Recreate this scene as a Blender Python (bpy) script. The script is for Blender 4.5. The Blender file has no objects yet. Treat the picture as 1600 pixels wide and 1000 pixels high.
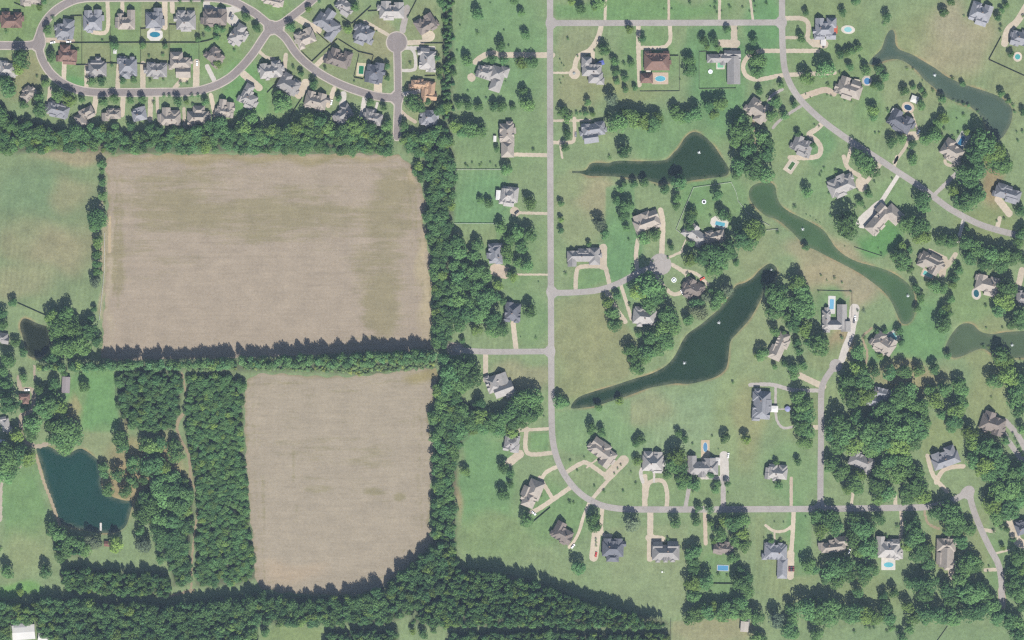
import bpy, math, random
import numpy as np
from mathutils import Vector, Matrix

S = 0.6                      # metres for one unit of the survey plan (plan x east, plan y south)
def WX(x): return (x - 800.0) * S
def WY(y): return (500.0 - y) * S

scene = bpy.context.scene
COL = scene.collection

# ------------------------------------------------------------------ camera
CAM_H = 4000.0
cam_d = bpy.data.cameras.new('aerial_camera')
cam = bpy.data.objects.new('aerial_camera', cam_d); COL.objects.link(cam)
cam.location = (0, 0, CAM_H); cam.rotation_euler = (0, 0, 0)
cam_d.sensor_width = 36.0; cam_d.lens = 36.0 * CAM_H / (1600 * S)
cam_d.clip_start = 10.0; cam_d.clip_end = 9000.0
scene.camera = cam

# ------------------------------------------------------------------ sky and sun
SUN_EL, SUN_AZ = math.radians(47), math.radians(165)       # azimuth clockwise from north
world = bpy.data.worlds.new('World'); scene.world = world; world.use_nodes = True
wn = world.node_tree.nodes; wl = world.node_tree.links
sky = wn.new('ShaderNodeTexSky'); sky.sky_type = 'NISHITA'; sky.sun_disc = False
sky.sun_elevation = SUN_EL; sky.sun_rotation = SUN_AZ
sky.air_density = 1.0; sky.dust_density = 1.2; sky.ozone_density = 1.0
bg = wn['Background']; bg.inputs['Strength'].default_value = 0.075
wl.new(sky.outputs['Color'], bg.inputs['Color'])
sd = bpy.data.lights.new('sun', 'SUN'); sd.energy = 5.0; sd.angle = math.radians(0.53); sd.color = (1.0, 0.955, 0.89)
sun = bpy.data.objects.new('sun', sd); COL.objects.link(sun)
sv = Vector((math.sin(SUN_AZ) * math.cos(SUN_EL), math.cos(SUN_AZ) * math.cos(SUN_EL), math.sin(SUN_EL)))
sun.rotation_euler = sv.to_track_quat('Z', 'Y').to_euler(); sun.location = (150, -600, 900)

vs = scene.view_settings
vs.view_transform = 'Standard'; vs.look = 'None'; vs.gamma = 1.0; vs.use_curve_mapping = False
vs.exposure = 0.75
scene.cycles.use_denoising = False
scene.cycles.filter_width = 1.3
scene.cycles.max_bounces = 5; scene.cycles.diffuse_bounces = 3; scene.cycles.volume_bounces = 0
scene.cycles.transmission_bounces = 3; scene.cycles.glossy_bounces = 2

# ------------------------------------------------------------------ colour helpers
GAIN = 1.80                  # brightness of a sunlit level white surface at this exposure
HAZE = (0.030, 0.041, 0.055)
def lin(c): return [((v / 255 + .055) / 1.055) ** 2.4 if v > 10 else v / 255 / 12.92 for v in c]
def alb(*c):
    """surface albedo for a sunlit level surface that reads as this 8-bit colour from the air"""
    return tuple(max(0.012, min(0.85, (l - h) / GAIN)) for l, h in zip(lin(c), HAZE))

def walb(*c):
    """body colour of turbid water that, with the sky it mirrors, reads as this 8-bit colour"""
    return tuple(max(0.004, (l - h) / GAIN) for l, h in zip(lin(c), (.034, .047, .061)))

def new_mat(name):
    m = bpy.data.materials.new(name); m.use_nodes = True
    nt = m.node_tree; b = nt.nodes['Principled BSDF']
    b.inputs['Roughness'].default_value = 0.9
    b.inputs['Specular IOR Level'].default_value = 0.15
    return m, nt, b
def N(nt, t, **kw):
    n = nt.nodes.new(t)
    for k, v in kw.items(): setattr(n, k, v)
    return n
def noise(nt, scale, detail=4.0, vec=None, rough=0.6):
    n = N(nt, 'ShaderNodeTexNoise'); n.inputs['Scale'].default_value = scale
    n.inputs['Detail'].default_value = detail; n.inputs['Roughness'].default_value = rough
    if vec is not None: nt.links.new(vec, n.inputs['Vector'])
    return n.outputs['Fac']
def ramp(nt, fac, lo, hi, a, b):
    n = N(nt, 'ShaderNodeMapRange'); n.inputs['From Min'].default_value = lo; n.inputs['From Max'].default_value = hi
    n.inputs['To Min'].default_value = a; n.inputs['To Max'].default_value = b
    nt.links.new(fac, n.inputs['Value']); return n.outputs['Result']
def mix(nt, fac, a, b, mode='MIX'):
    n = N(nt, 'ShaderNodeMix', data_type='RGBA', blend_type=mode)
    for sock, v in ((n.inputs['Factor'], fac), (n.inputs['A'], a), (n.inputs['B'], b)):
        if isinstance(v, (int, float)): sock.default_value = v
        elif isinstance(v, tuple): sock.default_value = (*v, 1) if len(v) == 3 else v
        else: nt.links.new(v, sock)
    return n.outputs['Result']
def scalec(nt, col, fac):
    n = N(nt, 'ShaderNodeVectorMath', operation='SCALE')
    nt.links.new(col, n.inputs[0]); nt.links.new(fac, n.inputs['Scale']); return n.outputs['Vector']
def mul(nt, a, b):
    n = N(nt, 'ShaderNodeMath', operation='MULTIPLY')
    nt.links.new(a, n.inputs[0])
    if isinstance(b, (int, float)): n.inputs[1].default_value = b
    else: nt.links.new(b, n.inputs[1])
    return n.outputs[0]
def worldpos(nt, scale=(1, 1, 1), rot=0):
    g = N(nt, 'ShaderNodeNewGeometry'); m = N(nt, 'ShaderNodeMapping'); m.inputs['Scale'].default_value = scale
    m.inputs['Rotation'].default_value = (0, 0, rot)
    nt.links.new(g.outputs['Position'], m.inputs['Vector']); return m.outputs['Vector']
def tint(nt): return N(nt, 'ShaderNodeObjectInfo').outputs['Color']
def orand(nt): return N(nt, 'ShaderNodeObjectInfo').outputs['Random']

def grass_material():
    m, nt, b = new_mat('grass_ground')
    a = N(nt, 'ShaderNodeVertexColor', layer_name='cover').outputs['Color']
    p = worldpos(nt)
    big = noise(nt, 0.018, 5, p, .65); med = noise(nt, 0.075, 6, p, .7); fine = noise(nt, 0.4, 4, p, .8)
    c = mix(nt, ramp(nt, big, .42, .72, 0, .55), a, scalec(nt, mix(nt, 1.0, a, (1.13, 1.01, 1.0), 'MULTIPLY'), ramp(nt, med, .3, .7, .95, 1.12)))
    c = scalec(nt, c, ramp(nt, med, .25, .75, .78, 1.22))
    c = scalec(nt, c, ramp(nt, fine, .2, .8, .70, 1.30))
    # faint mowing bands where the lawns are kept
    wv = N(nt, 'ShaderNodeTexWave', wave_type='BANDS', bands_direction='X'); wv.inputs['Scale'].default_value = .062
    wv.inputs['Distortion'].default_value = 1.5; wv.inputs['Detail'].default_value = 1.0; wv.inputs['Detail Scale'].default_value = .05; nt.links.new(worldpos(nt, (1, 1, 1), .12), wv.inputs['Vector'])
    keep = ramp(nt, noise(nt, .009, 2, worldpos(nt, (1, 1, 1), .7), .5), .48, .60, 0, 1)
    c = mix(nt, keep, c, scalec(nt, c, ramp(nt, wv.outputs['Fac'], 0, 1, .955, 1.05)))
    nt.links.new(c, b.inputs['Base Color'])
    bm = N(nt, 'ShaderNodeBump'); bm.inputs['Strength'].default_value = .5; bm.inputs['Distance'].default_value = .12
    nt.links.new(fine, bm.inputs['Height']); nt.links.new(bm.outputs['Normal'], b.inputs['Normal'])
    return m
def field_material():
    m, nt, b = new_mat('harvested_field')
    a = N(nt, 'ShaderNodeVertexColor', layer_name='cover').outputs['Color']
    wd = N(nt, 'ShaderNodeAttribute', attribute_name='weed').outputs['Fac']
    s1 = noise(nt, 1.0, 6, worldpos(nt, (.02, .28, .05)), .75)
    s2 = noise(nt, 1.0, 4, worldpos(nt, (.04, 1.3, .05)), .6)
    f = noise(nt, .45, 4, worldpos(nt), .8); mo = noise(nt, .06, 5, worldpos(nt), .7)
    g = noise(nt, 1.0, 8, worldpos(nt, (.018, .11, .05)), .82)
    ad = N(nt, 'ShaderNodeMath', operation='ADD'); nt.links.new(g, ad.inputs[0]); nt.links.new(wd, ad.inputs[1])
    c = mix(nt, ramp(nt, ad.outputs[0], .56, .72, 0, .66), a, alb(147, 143, 114))
    ln = noise(nt, 1.0, 3, worldpos(nt, (.008, .42, .05)), .6)
    c = scalec(nt, c, ramp(nt, ln, .62, .74, 1.0, .90))
    c = scalec(nt, c, ramp(nt, s1, .3, .7, .91, 1.08))
    c = scalec(nt, c, ramp(nt, s2, .25, .75, .96, 1.04))
    c = scalec(nt, c, ramp(nt, mo, .3, .7, .89, 1.10))
    c = scalec(nt, c, ramp(nt, f, .2, .8, .80, 1.20))
    nt.links.new(c, b.inputs['Base Color'])
    return m
def surface_material(name, n_amt=.12, scale=.5, rough=.85, spec=.15, stretch=(1, 1, 1), patches=.10):
    m, nt, b = new_mat(name)
    p = worldpos(nt, stretch)
    f = noise(nt, scale, 5, p, .7); g = noise(nt, .05, 4, worldpos(nt), .6)
    c = scalec(nt, tint(nt), ramp(nt, f, .25, .75, 1 - n_amt, 1 + n_amt))
    c = scalec(nt, c, ramp(nt, g, .3, .7, 1 - patches, 1 + patches))
    nt.links.new(c, b.inputs['Base Color']); b.inputs['Roughness'].default_value = rough
    b.inputs['Specular IOR Level'].default_value = spec
    return m
def road_material():
    m, nt, b = new_mat('road_surface')
    f = noise(nt, .5, 5, worldpos(nt), .8); g = noise(nt, .035, 5, worldpos(nt), .7)
    v = N(nt, 'ShaderNodeTexVoronoi', feature='F1'); v.inputs['Scale'].default_value = .055; nt.links.new(worldpos(nt), v.inputs['Vector'])
    k = N(nt, 'ShaderNodeTexVoronoi', feature='DISTANCE_TO_EDGE'); k.inputs['Scale'].default_value = .11; nt.links.new(worldpos(nt), k.inputs['Vector'])
    s = N(nt, 'ShaderNodeSeparateColor'); nt.links.new(v.outputs['Color'], s.inputs[0])
    c = scalec(nt, tint(nt), ramp(nt, f, .25, .75, .88, 1.12))
    c = scalec(nt, c, ramp(nt, g, .3, .7, .90, 1.10)); c = scalec(nt, c, ramp(nt, s.outputs[0], 0, 1, .95, 1.05))
    c = scalec(nt, c, ramp(nt, k.outputs['Distance'], 0, .03, .86, 1.0))
    nt.links.new(c, b.inputs['Base Color'])
    return m
def roof_material():
    m, nt, b = new_mat('asphalt_shingle')
    tc = N(nt, 'ShaderNodeTexCoord').outputs['Object']
    g = N(nt, 'ShaderNodeMapping'); g.inputs['Scale'].default_value = (1, 1, 5); nt.links.new(tc, g.inputs['Vector'])
    f = noise(nt, .9, 5, g.outputs['Vector'], .75); h = noise(nt, .25, 3, tc, .6)
    w = N(nt, 'ShaderNodeTexWave', wave_type='BANDS', bands_direction='Z'); w.inputs['Scale'].default_value = 2.2
    w.inputs['Distortion'].default_value = .6; nt.links.new(tc, w.inputs['Vector'])
    c = scalec(nt, tint(nt), ramp(nt, f, .25, .75, .80, 1.18))
    c = scalec(nt, c, ramp(nt, h, .3, .7, .90, 1.10))
    c = scalec(nt, c, ramp(nt, w.outputs['Fac'], 0, 1, .93, 1.04))
    nt.links.new(c, b.inputs['Base Color']); b.inputs['Roughness'].default_value = .85
    return m
def leaf_material(name, spread=.6):
    m = bpy.data.materials.new(name); m.use_nodes = True; nt = m.node_tree
    nt.nodes.remove(nt.nodes['Principled BSDF'])
    r = orand(nt)
    tc = N(nt, 'ShaderNodeTexCoord').outputs['Object']
    cl = noise(nt, 2.3, 3, tc, .6); fi = noise(nt, 9.0, 2, tc, .6)
    g = noise(nt, .022, 3, worldpos(nt), .7)
    c = mix(nt, ramp(nt, r, 0, 1, 0, 1), mix(nt, 1.0, tint(nt), (.88, .96, 1.04), 'MULTIPLY'), mix(nt, 1.0, tint(nt), (1.18, 1.06, .96), 'MULTIPLY'))
    c = mix(nt, ramp(nt, g, .42, .66, 0, .6), c, mix(nt, 1.0, c, (1.16, 1.12, 1.02), 'MULTIPLY'))
    c = mix(nt, ramp(nt, r, .86, .97, 0, 1), c, mix(nt, 1.0, c, (1.42, 1.22, .95), 'MULTIPLY'))
    r = N(nt, 'ShaderNodeTexWhiteNoise', noise_dimensions='1D'); nt.links.new(orand(nt), r.inputs['W']); r = r.outputs['Value']
    c = scalec(nt, c, ramp(nt, r, 0, 1, 1 - spread * .5, 1 + spread * .5))
    c = scalec(nt, c, ramp(nt, cl, .3, .7, .72, 1.28)); c = scalec(nt, c, ramp(nt, fi, .3, .7, .8, 1.2))
    d = N(nt, 'ShaderNodeBsdfDiffuse'); t = N(nt, 'ShaderNodeBsdfTranslucent'); mx = N(nt, 'ShaderNodeMixShader')
    mx.inputs[0].default_value = .28
    nt.links.new(c, d.inputs['Color']); nt.links.new(c, t.inputs['Color'])
    nt.links.new(d.outputs[0], mx.inputs[1]); nt.links.new(t.outputs[0], mx.inputs[2])
    nt.links.new(mx.outputs[0], nt.nodes['Material Output'].inputs['Surface'])
    return m
def water_material(name, shallow=True):
    m, nt, b = new_mat(name)
    f = noise(nt, .03, 5, worldpos(nt), .65); h = noise(nt, .6, 3, worldpos(nt), .6); q = noise(nt, .12, 5, worldpos(nt), .7)
    c = scalec(nt, tint(nt), ramp(nt, f, .3, .7, .82, 1.2))
    if shallow:
        sh = N(nt, 'ShaderNodeAttribute', attribute_name='shallow').outputs['Fac']
        c = mix(nt, mul(nt, sh, ramp(nt, q, .35, .65, .1, .75)), c, (.095, .105, .062))
    nt.links.new(c, b.inputs['Base Color']); b.inputs['Roughness'].default_value = .3; b.inputs['IOR'].default_value = 1.33
    b.inputs['Specular IOR Level'].default_value = .5
    bm = N(nt, 'ShaderNodeBump'); bm.inputs['Strength'].default_value = .12; bm.inputs['Distance'].default_value = .03
    nt.links.new(h, bm.inputs['Height']); nt.links.new(bm.outputs['Normal'], b.inputs['Normal'])
    return m
M = dict(grass=grass_material(), field=field_material(), road=road_material(),
         drive=surface_material('concrete_drive', .12, .4, patches=.10), roof=roof_material(),
         wall=surface_material('brick_wall', .12, 2.0), trim=surface_material('painted_trim', .06, 1.0, .6, .3),
         leaf=leaf_material('broad_leaves'), needle=leaf_material('pine_needles', .6), bark=surface_material('bark', .25, 3.0),
         water=water_material('pond_water'), poolwater=water_material('pool_water', False), paint=surface_material('car_paint', .02, 1.0, .3, .5, patches=.02),
         glass=surface_material('dark_glass', .05, 1.0, .1, .6), fence=surface_material('fence_boards', .2, 2.0),
         spray=surface_material('water_spray', .05, 2.0, .6))

# ------------------------------------------------------------------ object helpers
def tag(o, label=None, cat=None, group=None, kind=None):
    if label: o['label'] = label
    if cat: o['category'] = cat
    if group: o['group'] = group
    if kind: o['kind'] = kind
    return o
def link(name, me, mat=None, parent=None, color=None, loc=None, rotz=0.0):
    o = bpy.data.objects.new(name, me); COL.objects.link(o)
    if mat is not None and me is not None and len(me.materials) == 0: me.materials.append(mat)
    if parent is not None: o.parent = parent
    if color is not None: o.color = (*color[:3], 1)
    if loc is not None: o.location = loc
    if rotz: o.rotation_euler = (0, 0, rotz)
    return o
def empty(name, loc=(0, 0, 0), rotz=0.0):
    o = bpy.data.objects.new(name, None); COL.objects.link(o); o.location = loc; o.rotation_euler = (0, 0, rotz)
    o.empty_display_size = 1.0
    return o
def mesh(name, verts, faces):
    me = bpy.data.meshes.new(name); me.from_pydata(verts, [], faces); me.update(); return me
class MB:
    """collects simple solids into one mesh"""
    def __init__(s): s.v = []; s.f = []
    def add(s, verts, faces):
        n = len(s.v); s.v += [tuple(p) for p in verts]; s.f += [tuple(i + n for i in f) for f in faces]; return s
    def box(s, cx, cy, z0, z1, w, h, rot=0.0):
        c, sn = math.cos(rot), math.sin(rot); pts = []
        for z in (z0, z1):
            for a, b in ((-1, -1), (1, -1), (1, 1), (-1, 1)):
                x, y = a * w / 2, b * h / 2; pts.append((cx + x * c - y * sn, cy + x * sn + y * c, z))
        return s.add(pts, [(3, 2, 1, 0), (4, 5, 6, 7), (0, 1, 5, 4), (1, 2, 6, 5), (2, 3, 7, 6), (3, 0, 4, 7)])
    def frustum(s, cx, cy, z0, z1, r0, r1, n=12, sx=1.0, sy=1.0):
        pts = [(cx + r * sx * math.cos(6.2832 * i / n), cy + r * sy * math.sin(6.2832 * i / n), z) for r, z in ((r0, z0), (r1, z1)) for i in range(n)]
        fs = [(i, (i + 1) % n, n + (i + 1) % n, n + i) for i in range(n)] + [tuple(range(n - 1, -1, -1)), tuple(range(n, 2 * n))]
        return s.add(pts, fs)
    def ring(s, cx, cy, z0, z1, ri, ro, n=20, sx=1.0, sy=1.0):
        pts = [(cx + r * sx * math.cos(6.2832 * i / n), cy + r * sy * math.sin(6.2832 * i / n), z) for r, z in ((ro, z0), (ro, z1), (ri, z1), (ri, z0)) for i in range(n)]
        fs = []
        for k in range(4):
            k2 = (k + 1) % 4
            fs += [(k * n + i, k * n + (i + 1) % n, k2 * n + (i + 1) % n, k2 * n + i) for i in range(n)]
        return s.add(pts, fs)
    def build(s, name, mat, parent=None, color=None, loc=None, rotz=0.0):
        return link(name, mesh(name, s.v, s.f), mat, parent, color, loc, rotz)

# ------------------------------------------------------------------ plan geometry: distances and filled sheets
def smooth(pts, n=6, closed=False):
    p = [np.array(q[:2], float) for q in pts]; out = []
    m = len(p); rng = range(m if closed else m - 1)
    for i in rng:
        g = (lambda k: p[k % m]) if closed else (lambda k: p[min(max(k, 0), m - 1)])
        a, b, c, d = g(i - 1), g(i), g(i + 1), g(i + 2)
        for k in range(n):
            t = k / n
            out.append(.5 * ((2 * b) + (c - a) * t + (2 * a - 5 * b + 4 * c - d) * t * t + (3 * b - a - 3 * c + d) * t ** 3))
    if not closed: out.append(p[-1])
    return np.array(out)
def line_dist(X, Y, pts):
    d = np.full(X.shape, 1e9)
    for (ax, ay), (bx, by) in zip(pts[:-1], pts[1:]):
        vx, vy = bx - ax, by - ay; L = vx * vx + vy * vy + 1e-9
        t = np.clip(((X - ax) * vx + (Y - ay) * vy) / L, 0, 1)
        d = np.minimum(d, (X - ax - t * vx) ** 2 + (Y - ay - t * vy) ** 2)
    return np.sqrt(d)
def poly_dist(X, Y, pts):
    p = np.asarray(pts, float); q = np.vstack([p, p[:1]])
    d = line_dist(X, Y, q); ins = np.zeros(X.shape, bool)
    for (ax, ay), (bx, by) in zip(q[:-1], q[1:]):
        c = ((ay > Y) != (by > Y)) & (X < (bx - ax) * (Y - ay) / (by - ay + 1e-12) + ax)
        ins ^= c
    return np.where(ins, -d, d)
def fill(sdf, box, step, merge=True):
    """plan-space filled polygons of sdf < 0 : returns vertices (plan) and faces"""
    x0, y0, x1, y1 = box
    nx, ny = int((x1 - x0) / step) + 2, int((y1 - y0) / step) + 2
    xs = x0 + np.arange(nx) * step; ys = y0 + np.arange(ny) * step
    X, Y = np.meshgrid(xs, ys); V = sdf(X, Y); V = np.where(np.abs(V) < 1e-6, 1e-6, V)
    verts, faces, idx = [], [], {}
    def vid(x, y):
        k = (round(x * 512), round(y * 512)); i = idx.get(k)
        if i is None: i = idx[k] = len(verts); verts.append((x, y))
        return i
    I = V < 0
    cnt = I[:-1, :-1].astype(int) + I[:-1, 1:] + I[1:, 1:] + I[1:, :-1]
    for j in range(ny - 1):
        row = cnt[j]
        i = 0
        full = np.nonzero(row == 4)[0]
        if len(full):
            if merge:
                br = np.nonzero(np.diff(full) > 1)[0]
                st = np.r_[full[0], full[br + 1]]; en = np.r_[full[br], full[-1]]
            else: st = en = full
            for a, b in zip(st, en):
                faces.append((vid(xs[a], ys[j]), vid(xs[b + 1], ys[j]), vid(xs[b + 1], ys[j + 1]), vid(xs[a], ys[j + 1])))
        for i in np.nonzero((row > 0) & (row < 4))[0]:
            cs = [(xs[i], ys[j], V[j, i]), (xs[i + 1], ys[j], V[j, i + 1]), (xs[i + 1], ys[j + 1], V[j + 1, i + 1]), (xs[i], ys[j + 1], V[j + 1, i])]
            poly = []
            for k in range(4):
                a, b = cs[k], cs[(k + 1) % 4]
                if a[2] < 0: poly.append((a[0], a[1]))
                if (a[2] < 0) != (b[2] < 0):
                    t = a[2] / (a[2] - b[2]); poly.append((a[0] + (b[0] - a[0]) * t, a[1] + (b[1] - a[1]) * t))
            ids = []
            for q in poly:
                k = vid(*q)
                if k not in ids: ids.append(k)
            if len(ids) >= 3: faces.append(tuple(ids))
    return verts, faces
def sheet(name, sdf, box, step, z, mat, color, merge=True):
    v, f = fill(sdf, box, step, merge)
    if not f: return None
    me = mesh(name, [(WX(x), WY(y), z) for x, y in v], [t[::-1] for t in f])
    return link(name, me, mat, None, color)
def bbox(pts, m):
    p = np.asarray(pts, float); return (p[:, 0].min() - m, p[:, 1].min() - m, p[:, 0].max() + m, p[:, 1].max() + m)
TILE = {}
for _r, _row in enumerate(('ABCD', 'EFGH', 'IJLK', 'MNOP')):
    for _c, _k in enumerate(_row): TILE[_k] = (_c * 400.0, _r * 250.0)
def tp(t, x, y): return (TILE[t][0] + x / 4.0, TILE[t][1] + y / 4.0)
# ================================================================== THE SETTING
PONDS = {
 'P1': ('pond with a pointed west arm north of the cul-de-sac', (66, 88, 80), [(1085,206),(1100,212),(1115,227),(1127,245),(1135,256),(1139,267),(1134,275),(1112,278),(1087,281),(1070,284),(1050,287),(1032,287),(1020,284),(995,279),(962,276),(940,275),(922,275),(908,271),(893,270),(893,267),(915,266),(922,256),(935,254),(950,255),(965,251),(997,252),(1025,251),(1042,249),(1052,239),(1060,231),(1072,213)]),
 'P2': ('long green pond winding south-east between the lawns', (88, 116, 92), [(1170,300),(1175,291),(1185,286),(1197,284),(1206,286),(1212,293),(1214,307),(1220,320),(1232,330),(1250,339),(1270,349),(1287,360),(1299,377),(1306,387),(1320,399),(1340,409),(1370,417),(1392,425),(1410,436),(1422,447),(1429,462),(1430,485),(1426,499),(1418,506),(1409,505),(1402,492),(1392,470),(1380,455),(1362,440),(1340,425),(1312,410),(1292,400),(1275,391),(1257,383),(1242,367),(1225,351),(1212,342),(1198,338),(1182,325),(1172,312)]),
 'P3': ('large dark pond tapering to the main road', (62, 84, 78), [(1201,412),(1208,413),(1214,420),(1214,430),(1206,442),(1197,452),(1185,475),(1172,498),(1157,515),(1142,532),(1139,550),(1136,572),(1130,581),(1120,588),(1100,595),(1075,600),(1057,599),(1037,602),(1012,607),(985,617),(960,625),(932,634),(910,637),(892,638),(897,627),(907,619),(930,611),(960,602),(990,592),(1017,584),(1040,572),(1055,555),(1065,535),(1075,521),(1095,507),(1108,496),(1122,484),(1140,462),(1150,446),(1163,442),(1176,434),(1187,422)]),
 'P4': ('grey-green pond in the north-east with a forked west end', (90, 110, 102), [(1392,46),(1398,52),(1399,67),(1405,77),(1425,85),(1442,95),(1462,107),(1480,120),(1507,132),(1532,140),(1560,150),(1576,162),(1582,174),(1580,190),(1572,207),(1561,219),(1551,216),(1542,200),(1535,185),(1517,167),(1495,160),(1475,150),(1460,137),(1445,125),(1432,110),(1415,97),(1400,92),(1382,95),(1370,101),(1358,100),(1363,90),(1377,77),(1384,57)]),
 'P5': ('green pond cut by the east edge of the picture', (94, 114, 96), [(1477,550),(1479,537),(1487,522),(1497,510),(1507,505),(1520,507),(1532,518),(1550,522),(1570,519),(1600,517),(1690,514),(1690,560),(1600,559),(1582,559),(1552,554),(1538,545),(1525,547),(1507,555),(1490,559)]),
 'P6': ('small dark pond beside big trees at the west edge', (62, 74, 70), [(31,508),(36,498),(45,499),(60,506),(77,512),(81,530),(77,545),(68,556),(55,559),(45,556),(40,545),(35,525)]),
 'P7': ('blue-green pond with a wooden dock in the south-west', (50, 88, 87), [(57,699),(68,696),(82,700),(93,707),(107,709),(120,702),(130,702),(145,712),(155,722),(158,742),(160,764),(175,776),(195,782),(207,784),(203,803),(197,821),(185,830),(162,833),(135,829),(95,818),(87,805),(80,782),(72,757),(67,737),(60,714)]),
}
POND_PTS = {k: smooth(v[2], 3, True) for k, v in PONDS.items()}

# woods: name -> (kind, spacing, radius, height m, tint, label, polygon)
LEAF_G = (.090, .176, .064); LEAF_D = (.082, .160, .061); PINE_G = (.074, .170, .072); PINE_L = (.122, .232, .094)
WOODS = [
 ('b', 9.5, 6.8, 13, LEAF_G, 'mixed wood belt between the houses and the large stubble field', [(-60,165),(0,160),(20,182),(70,196),(110,208),(150,203),(200,208),(270,207),(300,203),(330,194),(380,200),(440,196),(480,197),(520,204),(560,200),(600,208),(613,216),(612,238),(560,240),(450,238),(300,236),(170,239),(150,236),(0,238),(-60,240)]),
 ('b', 9.0, 6.2, 11, LEAF_G, 'small wood beside the stub end of the street', [(628,208),(650,208),(680,196),(704,196),(704,238),(690,243),(660,243),(632,234)]),
 ('b', 9.5, 7.0, 13, LEAF_D, 'wood belt along the east side of the large stubble field', [(667,236),(708,236),(710,290),(706,335),(704,360),(704,545),(690,546),(682,540),(679,510),(678,470),(676,420),(672,385),(668,345),(668,300),(666,262)]),
 ('p', 5.0, 3.4, 7, LEAF_D, 'narrow evergreen screen between the houses and lawns', [(693,-60),(705,-60),(705,188),(692,188)]),
 ('b', 5.2, 5.0, 17.5, PINE_L, 'tall pine belt between the two stubble fields', [(60,572),(90,570),(160,567),(230,566),(300,564),(400,561),(500,557),(600,551),(678,548),(682,562),(640,567),(560,571),(500,571),(400,573),(300,575),(200,576),(100,577),(60,577)]),
 ('p', 4.2, 2.6, 2.6, (.13, .20, .085), 'low scrub strip along the south foot of the pine belt', [(300,576),(400,574),(500,572),(600,569),(678,563),(682,574),(640,578),(560,586),(545,583),(500,580),(400,579),(300,580)]),
 ('b', 7.4, 5.2, 9, LEAF_D, 'square grove of rounded trees beside the small green meadow', [(185,583),(200,580),(283,581),(284,600),(281,640),(275,669),(250,672),(220,671),(196,662),(187,640),(184,610)]),
 ('b', 6.4, 4.7, 7.5, LEAF_G, 'long plantation along the west side of the southern field', [(294,588),(330,585),(382,590),(381,610),(377,640),(381,680),(383,720),(386,760),(390,820),(396,870),(401,903),(370,912),(330,914),(308,914),(307,880),(310,820),(308,775),(301,725),(293,690),(289,660),(291,620)]),
 ('b', 8.5, 6.0, 11, LEAF_D, 'wood between the south-west pond and the dirt track', [(213,800),(225,770),(250,745),(285,742),(300,765),(302,800),(298,850),(297,912),(272,915),(266,880),(256,862),(244,850),(244,830),(232,815)]),
 ('b', 5.8, 4.3, 13, LEAF_G, 'pine block south of the blue-green pond', [(96,893),(112,889),(150,892),(250,896),(266,908),(264,932),(200,929),(110,922),(98,908)]),
 ('p', 4.6, 3.1, 13, PINE_G, 'small pine stand on the south bank of the blue-green pond', [(84,846),(100,848),(135,858),(138,868),(110,868),(88,858)]),
 ('b', 8.5, 6.4, 16, LEAF_D, 'mixed wood along the south-west edge of the picture', [(-60,940),(0,938),(40,948),(60,938),(110,936),(200,942),(260,946),(310,942),(400,928),(450,934),(560,931),(600,916),(636,890),(660,862),(676,850),(710,846),(714,880),(690,930),(640,960),(600,976),(520,974),(400,972),(400,1060),(85,1060),(80,1000),(60,990),(58,972),(15,972),(10,1060),(-60,1060)]),
 ('b', 6.4, 4.9, 18, LEAF_G, 'dense tall wood south of the curved street', [(716,888),(760,893),(800,900),(830,906),(860,916),(890,930),(930,944),(960,952),(1000,962),(1040,972),(1044,976),(1000,982),(900,980),(860,978),(700,978),(640,972),(660,950),(690,932)]),
 ('b', 6.2, 4.4, 12, LEAF_D, 'young wood along the south edge of the picture', [(510,988),(560,984),(620,986),(622,1060),(508,1060)]),
 ('b', 6.2, 4.4, 11, LEAF_D, 'dark wood at the south edge beside the tan paddock', [(700,990),(800,988),(852,986),(880,990),(1000,992),(1046,985),(1046,1060),(700,1060)]),
 ('b', 9.0, 6.6, 12, LEAF_G, 'wood belt along the east side of the southern field', [(686,584),(702,566),(716,562),(716,620),(740,640),(770,660),(735,678),(722,690),(714,720),(712,760),(711,844),(676,846),(674,800),(677,750),(680,705),(674,655),(680,615)]),
]
FOREST_POLYS = [w[6] for w in WOODS]

FIELD1 = smooth([(170,246),(250,241),(400,241),(600,241),(628,246),(645,262),(659,292),(664,320),(662,345),(668,382),(673,420),(674,470),(673,530),(672,545),(600,549),(500,554),(300,560),(170,562),(160,545),(163,480),(166,400),(168,330),(169,290)], 3, True)
FIELD2 = smooth([(389,590),(420,584),(500,588),(560,588),(620,581),(681,576),(679,620),(669,642),(673,680),(678,700),(675,740),(672,790),(672,826),(678,848),(655,868),(628,892),(600,915),(575,928),(500,930),(430,924),(402,914),(398,870),(392,820),(386,750),(384,700),(382,640),(384,605)], 3, True)

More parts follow.
